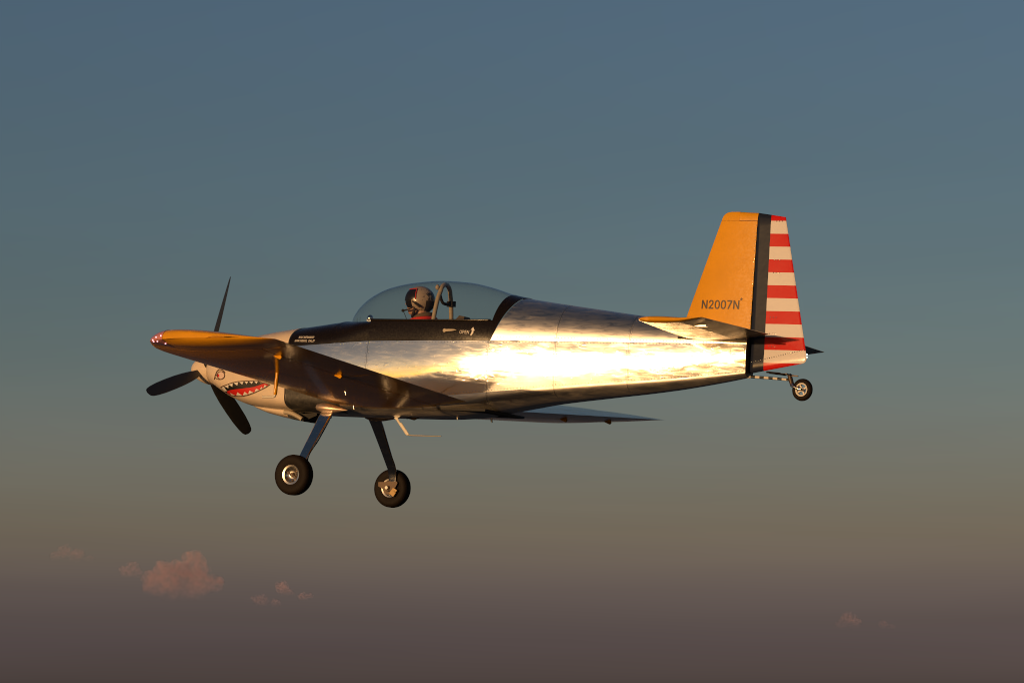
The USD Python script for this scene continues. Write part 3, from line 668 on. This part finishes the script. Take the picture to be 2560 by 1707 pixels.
part(rud, 'trim_wedge', hull([(5.93, -0.012, 0.402), (6.05, -0.010, 0.412), (5.96, -0.05, 0.392), (5.93, -0.05, 0.398)]), 'dark_metal') if False else None
R = [dome((5.765, fin_y(5.765, z) - 0.0004, z), (0, -1, 0), 0.004) for z in np.arange(0.5, 1.39, 0.032)]
for zs_, xs_ in ((0.262, np.linspace(5.80, 6.27, 24)),):
    for x in xs_:
        z = 0.175 + 0.125 * (x - 5.78) / 0.5; hq = (x - 5.778) / (6.29 - 5.778)
        R.append(dome((x, -(0.021 * (1 - hq) ** 0.9 + 0.0025) * 1.13 - 0.0004, z), (0, -1, 0), 0.005, 0.0022))
for z in (1.40, 1.064, 0.955, 0.57, 0.43, 0.32):
    for x in (5.95, 5.975, 6.0):
        hq = (x - 5.778) / (rte(z) - 5.778); R.append(dome((x, -(0.021 * (1 - hq) ** 0.9 + 0.0025) - 0.0004, z), (0, -1, 0), 0.005, 0.0022))
part(fin, 'rivet_rows', join(*R), 'bright_metal', True, kind='stuff')

# main undercarriage ---------------------------------------------------------------
def undercarriage(s):
    side = 'nearest' if s < 0 else 'far'
    S = []
    for y, z, xa, xb, tk in ((0.36, -0.335, 1.745, 1.885, 0.024), (0.46, -0.44, 1.752, 1.882, 0.023), (0.62, -0.635, 1.766, 1.874, 0.021), (0.78, -0.835, 1.778, 1.868, 0.019), (0.80, -0.90, 1.780, 1.866, 0.019), (0.805, -0.955, 1.785, 1.860, 0.018)):
        nrm = np.array([0, 0.78, 0.62]) if z > -0.86 else np.array([0, 1.0, 0.1])
        nrm /= np.linalg.norm(nrm)
        ring_ = []
        for a in np.linspace(0, 2 * np.pi, 20, endpoint=False):
            cx, ct = math.copysign(abs(math.cos(a)) ** 0.4, math.cos(a)), math.copysign(abs(math.sin(a)) ** 0.6, math.sin(a))
            ring_.append(np.array([(xa + xb) / 2 + cx * (xb - xa) / 2, y, z]) + nrm * ct * tk / 2)
        S.append(ring_)
    leg = part(P, 'undercarriage_leg', on_side(loft(S), s), 'leg_aluminium', 40, label='undercarriage leg nearest the viewer' if s < 0 else 'undercarriage leg on the far side')
    # root fairing, a teardrop round the top of the leg
    S = []
    for x, hy, hz in ((1.69, 0.004, 0.004), (1.71, 0.032, 0.028), (1.76, 0.052, 0.042), (1.83, 0.055, 0.044), (1.90, 0.042, 0.034), (1.97, 0.022, 0.018), (2.03, 0.003, 0.003)):
        S.append([(x, 0.425 + hy * math.cos(a), -0.362 + (1.80 - x) * 0.06 + hz * math.sin(a)) for a in np.linspace(0, 2 * np.pi, 20, endpoint=False)])
    part(leg, 'leg_fairing', on_side(loft(S), s), 'fairing_metal', True)
    c = np.array([1.791, 0.862, -1.002])
    r0 = 0.181
    tyre = [(0.078, -0.050), (0.095, -0.056), (0.120, -0.063), (0.145, -0.0635), (0.163, -0.057), (0.174, -0.046), (0.1795, -0.032), (0.181, -0.024), (0.177, -0.022), (0.177, -0.018), (0.1812, -0.016), (0.1815, -0.004),
            (0.1775, -0.002), (0.1775, 0.002), (0.1815, 0.004), (0.1812, 0.016), (0.177, 0.018), (0.177, 0.022), (0.181, 0.024), (0.1795, 0.032), (0.174, 0.046), (0.163, 0.057), (0.145, 0.0635), (0.120, 0.063), (0.095, 0.056), (0.078, 0.050), (0.078, -0.050)]
    wheel = part(P, 'main_wheel', lathe(tyre, c * [1, s, 1], 72), 'rubber', 30, label='main wheel nearest the viewer' if s < 0 else 'main wheel on the far side showing its brake')
    rim = [(0.0, 0.018), (0.030, 0.018), (0.040, 0.022), (0.058, 0.030), (0.066, 0.040), (0.072, 0.050), (0.088, 0.054), (0.091, 0.050), (0.079, 0.044), (0.079, -0.044), (0.091, -0.050), (0.088, -0.054), (0.074, -0.050), (0.066, -0.030), (0.03, -0.026), (0.0, -0.026)]
    part(wheel, 'rim', lathe([(a, -b) if s > 0 else (a, b) for a, b in rim], c * [1, s, 1], 56), 'rim_metal', 30)
    part(wheel, 'axle_nut', lathe([(0, 0.016), (0.026, 0.016), (0.024, 0.034), (0.016, 0.040), (0.014, 0.052), (0.0, 0.054)] if s < 0 else [(0, -0.016), (0.026, -0.016), (0.024, -0.034), (0.016, -0.040), (0.0, -0.048)], c * [1, s, 1], 6), 'dark_metal', 20)
    part(wheel, 'cotter_pin', box((0.085, 0.006, 0.009), c * [1, s, 1] + [0, s * 0.047, 0.0], (0, 0.35, 0)), 'dark_metal')
    for k in range(3):
        a = 0.6 + k * 2.094
        part(wheel, 'wheel_bolt', lathe([(0, 0.02), (0.007, 0.02), (0.007, 0.034), (0, 0.036)] if s < 0 else [(0, -0.02), (0.007, -0.02), (0.007, -0.034), (0, -0.036)], c * [1, s, 1] + [0.047 * math.cos(a), 0, 0.047 * math.sin(a)], 6), 'dark_metal', 20)
    ci = np.array([c[0], c[1] - 0.075, c[2]])
    part(leg, 'brake_disc', lathe([(0.035, -0.004), (0.064, -0.004), (0.064, 0.004), (0.035, 0.004), (0.035, -0.004)], (c * [1, 1, 1] - [0, 0.068, 0]) * [1, s, 1], 48), 'dark_metal', 20)
    part(leg, 'brake_caliper', on_side(join(box((0.055, 0.035, 0.045), ci + [0.058, 0, -0.048], (0, 0.6, 0)), box((0.05, 0.045, 0.022), ci + [0.080, 0.0, -0.018], (0, 0.45, 0))), s), 'gold_plate', 30)
    part(leg, 'torque_plate', on_side(hull([tuple(ci + [a, b, d]) for a, d in ((-0.108, 0.05), (-0.108, 0.012), (-0.03, 0.03), (-0.02, -0.03), (0.07, -0.012), (0.10, 0.045), (0.095, 0.062), (0.0, 0.055)) for b in (-0.010, -0.004)]), s), 'dark_metal', 30)
    part(leg, 'axle', on_side(tube([tuple(ci + [0, -0.040, 0]), tuple(ci + [0, -0.022, 0]), tuple(ci + [0, 0.06, 0])], [0.016, 0.022, 0.022]), s), 'bright_metal', 40)
    part(leg, 'brake_line', on_side(tube(spline([(1.875, 0.47, -0.47), (1.872, 0.62, -0.66), (1.868, 0.775, -0.85), (1.868, 0.79, -0.95)], 20), 0.005, 8), s), 'rubber', 50)
undercarriage(-1)
undercarriage(1)

# tail wheel -----------------------------------------------------------------------
spring = part(P, 'tail_spring', tube([(5.66, 0, 0.058), (5.80, 0, 0.057), (5.98, 0, 0.050), (6.165, 0, 0.038)], [0.014, 0.0125, 0.0115, 0.0105], 14), 'banded_spring', 50)
part(spring, 'pivot_post', tube([(6.148, 0, 0.088), (6.160, 0, 0.05), (6.180, 0, -0.002)], [0.016, 0.021, 0.018], 14), 'dark_metal', 50)
part(spring, 'steering_arm', join(box((0.10, 0.014, 0.010), (6.18, 0, 0.075), (0, 0.05, 0)), box((0.012, 0.16, 0.010), (6.152, 0, 0.083))), 'dark_metal', 30)
for s in (-1, 1):
    part(spring, 'steering_spring', tube(spline([(5.95, s * 0.03, 0.098), (6.00, s * 0.04, 0.094), (6.09, s * 0.058, 0.086)], 10), 0.0075, 10), 'rubber', 50)
    part(spring, 'steering_link', tube([(6.09, s * 0.058, 0.086), (6.152, s * 0.075, 0.083)], 0.003, 8), 'dark_metal', 50)
tc = np.array([6.277, 0.0, -0.043])
yaw = trimesh.transformations.rotation_matrix(math.radians(-6), [0, 0, 1], tc)
tw = lathe([(0.055, -0.02), (0.070, -0.026), (0.085, -0.022), (0.094, -0.010), (0.0955, 0.0), (0.094, 0.010), (0.085, 0.022), (0.070, 0.026), (0.055, 0.02), (0.055, -0.02)], tc, 56).apply_transform(yaw)
twp = part(P, 'tail_wheel', tw, 'rubber', 40)
rimm = [lathe([(0.046, -0.017), (0.058, -0.022), (0.060, -0.018), (0.060, 0.018), (0.058, 0.022), (0.046, 0.017), (0.046, -0.017)], tc, 48), lathe([(0.0, -0.02), (0.017, -0.02), (0.017, 0.02), (0.0, 0.02)], tc, 24)]
for k in range(4):
    a = 0.5 + k * HP
    rimm.append(box((0.040, 0.014, 0.013), tc + [0.032 * math.cos(a), 0, 0.032 * math.sin(a)], (0, -a, 0)))
part(twp, 'rim', join(*rimm).apply_transform(yaw), 'white_antenna', 30)
part(twp, 'fork', join(tube(spline([(6.180, 0, 0.004), (6.185, -0.032, -0.008), (6.22, -0.042, -0.026), (6.277, -0.040, -0.043)], 16), [0.0115] * 16, 12)), 'bright_metal', 50)
part(twp, 'axle_bolt', tube([(6.277, -0.05, -0.043), (6.277, 0.05, -0.043)], 0.009, 6), 'dark_metal', 20)

# belly aerials and small fittings ---------------------------------------------------
ant = part(P, 'whip_aerial', hull([(2.34, -0.16, -0.383), (2.44, -0.16, -0.383), (2.34, -0.12, -0.383), (2.44, -0.12, -0.383), (2.375, -0.145, -0.405), (2.405, -0.145, -0.405), (2.375, -0.135, -0.405), (2.405, -0.135, -0.405)]), 'white_antenna', 30)
S = []
for (x, z, c, k) in ((2.372, -0.400, 0.040, 0.012), (2.392, -0.428, 0.022, 0.011), (2.412, -0.452, 0.020, 0.011), (2.422, -0.456, 0.030, 0.013), (2.505, -0.552, 0.030, 0.012), (2.514, -0.562, 0.016, 0.008)):
    S.append([(x + c * 0.5 * math.cos(a), -0.14 + k * 0.5 * math.sin(a), z + c * 0.22 * math.cos(a)) for a in np.linspace(0, 2 * np.pi, 16, endpoint=False)])
part(ant, 'aerial_mast', loft(S), 'white_antenna', 50)
part(ant, 'aerial_wire', tube([(2.510, -0.14, -0.558), (2.55, -0.14, -0.562), (2.86, -0.14, -0.560)], [0.0055, 0.005, 0.0035], 8), 'tan_tube', 50)
part(P, 'belly_aerial', hull([(2.38, 0.02, -0.385), (2.54, 0.02, -0.385), (2.38, -0.02, -0.385), (2.54, -0.02, -0.385), (2.42, 0.0, -0.402), (2.50, 0.0, -0.402), (2.485, 0, -0.415)]), 'rubber', 20)
part(P, 'vent_tube', tube([(3.552, -0.02, -0.255), (3.560, -0.02, -0.275), (3.566, -0.02, -0.292)], 0.007, 10), 'white_antenna', 50)
part(P, 'vent_tube', tube([(2.96, -0.05, -0.37), (2.965, -0.05, -0.40)], 0.006, 10), 'white_antenna', 50)

# inside the canopy --------------------------------------------------------------------
th = np.linspace(0, np.pi, 15)
arch = [(2.70, -0.175, 0.28), (2.705, -0.165, 0.46), (2.712, -0.115, 0.70)] + [(2.716, -0.088 * math.cos(a), 0.745 + 0.082 * math.sin(a)) for a in th[1:-1]] + [(2.712, 0.115, 0.70), (2.705, 0.165, 0.46), (2.70, 0.175, 0.28)]
bar = part(P, 'roll_bar', tube(spline(arch, 70), 0.0205, 14), 'tan_tube', True)
part(bar, 'strap_clamp', join(box((0.062, 0.060, 0.052), (2.716, 0.122, 0.665), (0.1, 0, 0)), tube(spline([(2.72, 0.10, 0.66), (2.70, 0.02, 0.655), (2.69, -0.03, 0.70), (2.70, -0.07, 0.78)], 14), 0.014, 8)), 'strap_black', 40)
part(bar, 'bar_lamp', ellipsoid((0.02, 0.018, 0.026), (2.688, -0.10, 0.792), 2), 'tan_tube', True)
part(P, 'seat', join(box((0.09, 0.42, 0.62), (2.80, 0, 0.10), (0, 0.16, 0)), box((0.46, 0.42, 0.10), (2.52, 0, -0.20))), 'seat_brown', 20, label='front seat')
part(P, 'seat', join(box((0.07, 0.36, 0.60), (3.30, 0, 0.12), (0, 0.2, 0)), box((0.40, 0.38, 0.08), (3.06, 0, -0.16))), 'seat_brown', 20, label='rear seat')
part(P, 'seat_cushion', hull([(2.86, -0.10, 0.46), (2.86, 0.10, 0.46), (2.98, -0.1, 0.46), (2.98, 0.1, 0.46), (2.90, -0.04, 0.545), (2.96, -0.05, 0.535), (2.96, 0.05, 0.535), (2.86, 0.02, 0.54)]), 'seat_brown', 40)
part(P, 'instrument_panel', loft([[(1.90 + dx, y, z) for y, z in ((-.33, .10), (-.33, .36), (-.18, .455), (.18, .455), (.33, .36), (.33, .10))] for dx in (0, 0.05)]), 'interior_dark', 20)
part(P, 'cockpit_floor', box((2.0, 0.74, 0.02), (2.42, 0, -0.33)), 'interior_dark', 20)
part(P, 'compass', join(ellipsoid((0.03, 0.03, 0.034), (2.03, -0.15, 0.492), 2), box((0.05, 0.05, 0.04), (2.035, -0.15, 0.462))), 'bright_metal', 40)

# ------------------------------------------------------------------ pilot
from manifold3d import Manifold, Mesh as MMesh
plain('skin', (0.45, 0.26, 0.18), 0.5, subsurface_weight=0.1)
plain('suit_red', (0.30, 0.025, 0.018), 0.8)
plain('collar_red', (0.72, 0.035, 0.02), 0.7)
plain('collar_olive', (0.14, 0.10, 0.06), 0.85)
plain('visor_dark', (0.015, 0.012, 0.012), 0.25)
plain('nape_dark', (0.03, 0.022, 0.02), 0.7)
plain('boot_black', (0.02, 0.02, 0.02), 0.6)
mat('helmet_shell', {
    'tc': ('texture_coordinate', {}), 'n': ('noise_texture', {'scale': 13.0, 'detail': 4.0, 'roughness': 0.65, 'distortion': 1.2}),
    'xyz': ('separate_xyz', {}), 'back': ('map_range', {'range_type': 'linear', 'from_min': 2.44, 'from_max': 2.60, 'to_min': -0.11, 'to_max': 0.13}),
    'add': ('math', {'math_type': 'add'}), 'm': ('map_range', {'range_type': 'smoothstep', 'from_min': 0.57, 'from_max': 0.60, 'to_min': 0.0, 'to_max': 1.0}),
    'c': ('mix_color', {'blend_type': 'mix', 'a': (0.43, 0.35, 0.29), 'b': (0.03, 0.025, 0.022)}), 'p': ('principled_bsdf', {'roughness': 0.3, 'coat_weight': 0.4})},
    [('tc.object', 'n.vector'), ('tc.object', 'xyz.vector'), ('xyz.x', 'back.value'), ('n.fac', 'add.value1'), ('back.result', 'add.value2'), ('add.value', 'm.value'),
     ('m.result', 'c.fac'), ('c.result', 'p.base_color')])

def ball(p, r):
    return Manifold.sphere(r, 20).translate(tuple(float(v) for v in p))
def bones(chain):
    """chain: joints (x, y, z, r); neighbours hulled."""
    out = []
    for a, b in zip(chain[:-1], chain[1:]):
        out.append(Manifold.batch_hull([ball(a[:3], a[3]), ball(b[:3], b[3])]))
    return out
def figure(parts_, length=0.012, smooth=12):
    mm = Manifold()
    for q in parts_:
        mm = mm + q
    mm = mm.refine_to_length(length).to_mesh()
    t = trimesh.Trimesh(mm.vert_properties[:, :3], mm.tri_verts, process=True)
    trimesh.smoothing.filter_taubin(t, iterations=smooth)
    return t

person = thing('person', 'pilot in a pale helmet with dark visor and red collar, seated under the canopy', 'person', matrix=BODY)
HC = np.array([2.450, 0.0, 0.672]); HYAW = math.radians(24); HROLL = 0.0
fwd = np.array([-math.cos(HYAW), -math.sin(HYAW), -0.05]); fwd /= np.linalg.norm(fwd)
lft = np.cross([0, 0, 1], fwd); lft /= np.linalg.norm(lft); upv = np.cross(fwd, lft)
def hp(f, l, h):
    return HC + fwd * f + lft * l + upv * h
def hand(wrist, direction, s):
    """Palm and five fingers closed on a stick."""
    w = np.array(wrist); d = np.array(direction, float); d /= np.linalg.norm(d); side_ = np.cross(d, [0, 0, 1.0]); side_ /= np.linalg.norm(side_)
    B = [Manifold.batch_hull([ball(w, 0.024), ball(w + d * 0.08 + side_ * 0.032, 0.014), ball(w + d * 0.08 - side_ * 0.032, 0.014)])]
    for k, ln in enumerate((0.030, 0.036, 0.034, 0.026)):
        o = w + d * 0.078 + side_ * (0.030 - 0.020 * k)
        q1 = o + d * ln + np.array([0, 0, -0.010]); q2 = q1 + d * 0.004 + np.array([0, 0, -0.028]); q3 = q2 - d * 0.022 + np.array([0, 0, -0.006])
        B += bones([(*o, 0.0095), (*q1, 0.009), (*q2, 0.0085), (*q3, 0.0078)])
    o = w + d * 0.03 + side_ * 0.03 * s; q1 = o + side_ * 0.022 * s + d * 0.025 + np.array([0, 0, -0.018]); q2 = q1 + d * 0.028 - side_ * 0.008 * s + np.array([0, 0, -0.012])
    return B + bones([(*o, 0.013), (*q1, 0.011), (*q2, 0.009)])
B = []
# torso, neck, head
B += [Manifold.batch_hull([ball((2.62, s * 0.09, -0.07), 0.115) for s in (-1, 1)] + [ball((2.60, s * 0.10, 0.14), 0.11) for s in (-1, 1)])]
B += [Manifold.batch_hull([ball((2.60, s * 0.10, 0.14), 0.11) for s in (-1, 1)] + [ball((2.55, s * 0.13, 0.38), 0.085) for s in (-1, 1)])]
B += [Manifold.batch_hull([ball((2.55, s * 0.14, 0.38), 0.08) for s in (-1, 1)] + [ball((2.515, 0, 0.50), 0.06)])]
B += bones([(2.515, 0, 0.47, 0.06), (2.475, 0, 0.60, 0.056)])
B += [Manifold.batch_hull([ball(hp(0.01, 0, 0.02), 0.088), ball(hp(0.055, 0, -0.03), 0.06), ball(hp(0.072, 0, -0.095), 0.03), ball(hp(0.02, 0, -0.09), 0.05)])]
B += bones([(*hp(0.098, 0, 0.01), 0.010), (*hp(0.118, 0, -0.022), 0.012)])          # nose
B += bones([(*hp(0.098, 0.022, -0.058), 0.008), (*hp(0.104, 0, -0.058), 0.009), (*hp(0.098, -0.022, -0.058), 0.008)])   # mouth
for s in (-1, 1):
    B += [ball(hp(0.085, s * 0.03, 0.012), 0.012), ball(hp(0.0, s * 0.088, -0.02), 0.018)]
    sh, elb, wr = (2.545, s * 0.195, 0.405), (2.50, s * 0.27, 0.13), ((2.27, s * 0.06, 0.02) if s > 0 else (2.25, -0.27, 0.05))
    B += bones([(*sh, 0.068), (*elb, 0.046), (*wr, 0.030)])
    B += hand(wr, (np.array(wr) - elb) + [0, 0, 0.03], -s)
    B += bones([(2.58, s * 0.10, -0.09, 0.095), (2.13, s * 0.16, -0.06, 0.066), (1.84, s * 0.15, -0.25, 0.045), (1.74, s * 0.15, -0.20, 0.034)])
part(person, 'body', figure(B, 0.014), 'skin', True)
# flight suit over trunk and limbs
K = [Manifold.batch_hull([ball((2.62, s * 0.09, -0.07), 0.124) for s in (-1, 1)] + [ball((2.60, s * 0.10, 0.14), 0.12) for s in (-1, 1)]),
     Manifold.batch_hull([ball((2.60, s * 0.10, 0.14), 0.12) for s in (-1, 1)] + [ball((2.55, s * 0.135, 0.38), 0.096) for s in (-1, 1)]),
     Manifold.batch_hull([ball((2.55, s * 0.165, 0.385), 0.088) for s in (-1, 1)] + [ball((2.515, 0, 0.462), 0.066)])]
for s in (-1, 1):
    sh, elb, wr = (2.545, s * 0.198, 0.408), (2.50, s * 0.27, 0.13), ((2.28, s * 0.07, 0.024) if s > 0 else (2.26, -0.27, 0.054))
    K += bones([(*sh, 0.080), (*elb, 0.058), (*wr, 0.040)])
    K += bones([(2.58, s * 0.10, -0.09, 0.106), (2.13, s * 0.16, -0.06, 0.078), (1.85, s * 0.15, -0.24, 0.056)])
part(person, 'flight_suit', figure(K, 0.02), 'suit_red', True)
for s in (-1, 1):
    part(person, 'boot', figure(bones([(1.85, s * 0.15, -0.25, 0.052), (1.80, s * 0.15, -0.255, 0.050), (1.72, s * 0.15, -0.17, 0.036)]), 0.02, 6), 'boot_black', True)
part(person, 'collar', tube([(2.50 + 0.115 * math.cos(a), 0.125 * math.sin(a), 0.495 + 0.020 * math.cos(a)) for a in np.linspace(0, 2 * np.pi, 40)], 0.020, 10), 'collar_red', True)
part(person, 'neck_scarf', tube([(2.505 + 0.072 * math.cos(a), 0.072 * math.sin(a), 0.528 + 0.022 * math.cos(a)) for a in np.linspace(0, 2 * np.pi, 30)], 0.026, 10), 'collar_olive', True)
# helmet
HRX, HRY, HRZ = 0.136, 0.116, 0.128
def shell(lat0, lat1, lon0, lon1, k=1.0, n=28, m=40, edge=None):
    out = []
    for la in np.linspace(lat0, lat1, n):
        r_ = []
        for lo in np.linspace(lon0, lon1, m):
            a, b = math.radians(la), math.radians(lo)
            r_.append(hp(-0.008 + HRX * k * math.cos(a) * math.cos(b), HRY * k * math.cos(a) * math.sin(b), 0.012 + HRZ * k * math.sin(a)))
        out.append(r_)
    return grid(out)
# face opening forward below the brow; elsewhere the shell comes down over ears and nape
def helmet_grid():
    out = []
    for lo in np.linspace(-180, 180, 90):
        ao = abs(lo)
        low = np.interp(ao, [0, 35, 55, 70, 100, 140, 180], [22, 18, -30, -52, -58, -48, -42])
        r_ = []
        for la in np.linspace(90, low, 36):
            a, b = math.radians(la), math.radians(lo)
            fl = 1.0 + 0.05 * math.exp(-((ao - 92) / 28) ** 2) * math.exp(-((la + 22) / 24) ** 2)
            r_.append(hp(-0.008 + HRX * math.cos(a) * math.cos(b), HRY * fl * math.cos(a) * math.sin(b), 0.012 + HRZ * math.sin(a)))
        out.append(r_)
    return grid(out)
hel = part(person, 'helmet', helmet_grid(), 'helmet_shell', True)
part(hel, 'visor_cover', shell(-2, 46, -76, 76, 1.045), 'visor_dark', True)
part(hel, 'visor_rim', join(*[tube([hp(-0.008 + HRX * 1.05 * math.cos(math.radians(la)) * math.cos(math.radians(lo)), HRY * 1.05 * math.cos(math.radians(la)) * math.sin(math.radians(lo)), 0.012 + HRZ * 1.05 * math.sin(math.radians(la))) for la, lo in pts], 0.0045, 8)
      for pts in ([(46, l) for l in np.linspace(-76, 76, 24)], [(l, -77) for l in np.linspace(46, -2, 12)], [(l, 77) for l in np.linspace(46, -2, 12)])]), 'collar_red', True)
part(hel, 'visor', shell(-34, 6, -58, 58, 1.01), 'visor_dark', True)
part(hel, 'nape_pad', shell(-62, -6, 118, 242, 1.035), 'nape_dark', True)
for s in (-1, 1):
    part(hel, 'chin_strap', tube(spline([hp(0.055, s * 0.105, -0.01), hp(0.02, s * 0.118, -0.03), hp(-0.02, s * 0.116, -0.06)], 12), [0.006] * 4 + [0.012] * 8, 8), 'strap_black', True)
    part(hel, 'jaw_strap', tube(spline([hp(0.03, s * 0.10, -0.075), hp(0.045, s * 0.075, -0.115), hp(0.062, s * 0.0, -0.138)], 12), 0.014, 8), 'nape_dark', True)
part(hel, 'microphone', join(tube(spline([hp(0.045, 0.10, -0.06), hp(0.10, 0.085, -0.085), hp(0.145, 0.03, -0.09), hp(0.15, 0.0, -0.085)], 16), 0.0065, 8), ellipsoid((0.015, 0.017, 0.014), hp(0.148, 0.01, -0.086), 2),
     tube(spline([hp(0.145, 0.03, -0.09), hp(0.12, 0.05, -0.14), hp(0.10, 0.06, -0.20)], 10), 0.003, 6)), 'strap_black', True)

# ------------------------------------------------------------------ far cumulus, some 20 km off, low in the haze
def cumulus(name, lobes, label, group, density, depth, tint, seed):
    """lobes: (x, height, radius) in metres at 20 km; each lobe sprouts smaller heads on its upper side."""
    rng = np.random.default_rng(seed)
    mm = Manifold()
    for x, z, r in lobes:
        y = 20000 + rng.uniform(-0.5, 0.5) * depth
        mm = mm + Manifold.sphere(r, 28).scale((1.0, 1.0, 0.9)).translate((x, y, z))
        for k in range(9):
            a, e = rng.uniform(0, 2 * np.pi), rng.uniform(-0.15, 1.35)
            d = np.array([math.cos(a) * math.cos(e), math.sin(a) * math.cos(e), 0.9 * math.sin(e)])
            q = r * rng.uniform(0.28, 0.5)
            mm = mm + Manifold.sphere(q, 20).translate(tuple(np.array([x, y, z]) + d * r * 0.86))
    base = min(z - 0.45 * r for x, z, r in lobes)
    mm = mm.trim_by_plane((0, 0, 1), base)
    mm = mm.refine_to_length(max(9.0, min(r for _, _, r in lobes) * 0.22)).to_mesh()
    t = trimesh.Trimesh(mm.vert_properties[:, :3], mm.tri_verts, process=True)
    R0 = np.mean([r for _, _, r in lobes])
    n = meshkit.fbm(t.vertices / (R0 * 0.42), 4, seed) - 0.5
    t.vertices = t.vertices + t.vertex_normals * (n * R0 * 0.42)[:, None]
    c = t.vertices.mean(0); t.vertices -= c
    mn = 'cloud_vapour_' + name
    z0, z1 = t.vertices[:, 2].min(), t.vertices[:, 2].max()
    mat(mn, {'tc': ('texture_coordinate', {}), 'xyz': ('separate_xyz', {}), 'fade': ('map_range', {'range_type': 'smoothstep', 'from_min': z0, 'from_max': z0 + 0.6 * (z1 - z0), 'to_min': 0.0, 'to_max': 1.0, 'clamp': True}),
             'n': ('noise_texture', {'scale': 1.9 / R0, 'detail': 3.0, 'roughness': 0.5}), 'nn': ('map_range', {'range_type': 'smoothstep', 'from_min': 0.36, 'from_max': 0.66, 'to_min': 0.10, 'to_max': 1.9, 'clamp': True}),
             'd': ('math', {'math_type': 'multiply'}), 'dd': ('math', {'math_type': 'multiply', 'value2': density}), 'v': ('principled_volume', {'color': tint, 'anisotropy': -0.25})},
        [('tc.object', 'xyz.vector'), ('tc.object', 'n.vector'), ('xyz.z', 'fade.value'), ('n.fac', 'nn.value'), ('fade.result', 'd.value1'), ('nn.result', 'd.value2'), ('d.value', 'dd.value1'), ('dd.value', 'v.density')], surface=None, volume='v.volume')
    path = numbered('/World/cloud')
    g = usdkit.mesh(stage, path, t, LK + mn, smooth=True)
    g.AddTranslateOp().Set(Gf.Vec3d(*map(float, c)))
    p = g.GetPrim(); p.SetCustomDataByKey('label', label); p.SetCustomDataByKey('category', 'cloud'); p.SetCustomDataByKey('group', group)

PK = (1.0, 0.66, 0.80)
GR = 'small sunlit clouds low in the haze'
def at(u, v, r):
    return ((u - 1280) * 2.692, 20000 * math.tan(PITCH + (853.5 - v) / 7430), r * 2.692)
cumulus('largest', [at(395, 1462, 34), at(425, 1440, 38), at(462, 1438, 40), at(484, 1402, 30), at(500, 1455, 38), at(505, 1422, 22), at(540, 1458, 24), at(430, 1480, 34), at(480, 1484, 36)],
        'largest of the pink clouds, a towering lumpy cumulus at lower left', GR, 0.0032, 180, PK, 3)
cumulus('left_pair', [at(160, 1378, 18), at(190, 1388, 20), at(140, 1390, 14), at(225, 1398, 12)], 'faint ragged pink cloud furthest left in the haze', GR, 0.0018, 60, PK, 5)
cumulus('left_small', [at(322, 1430, 20), at(334, 1414, 14), at(345, 1436, 16)], 'small round pink cloud just left of the largest one', GR, 0.0028, 50, PK, 7)
cumulus('mid', [at(708, 1470, 17), at(722, 1482, 13), at(697, 1462, 9)], 'small pink cloud right of the largest one, under the main wheels', GR, 0.0036, 40, PK, 9)
cumulus('mid_right', [at(760, 1492, 13), at(774, 1488, 9)], 'tiny pink cloud, rightmost of those at lower left', GR, 0.0036, 30, PK, 11)
cumulus('mid_low', [at(655, 1500, 16), at(690, 1508, 14), at(640, 1494, 9)], 'faint low pink wisp between the largest cloud and its small right neighbour', GR, 0.0020, 40, PK, 13)
cumulus('right', [at(2118, 1545, 18), at(2132, 1556, 18), at(2100, 1562, 16)], 'faint pink cloud at lower right, below the tail wheel', GR, 0.0013, 50, PK, 15)
cumulus('right_small', [at(2205, 1558, 12), at(2225, 1566, 10)], 'barely visible pink cloud furthest right in the haze', GR, 0.0010, 30, PK, 17)
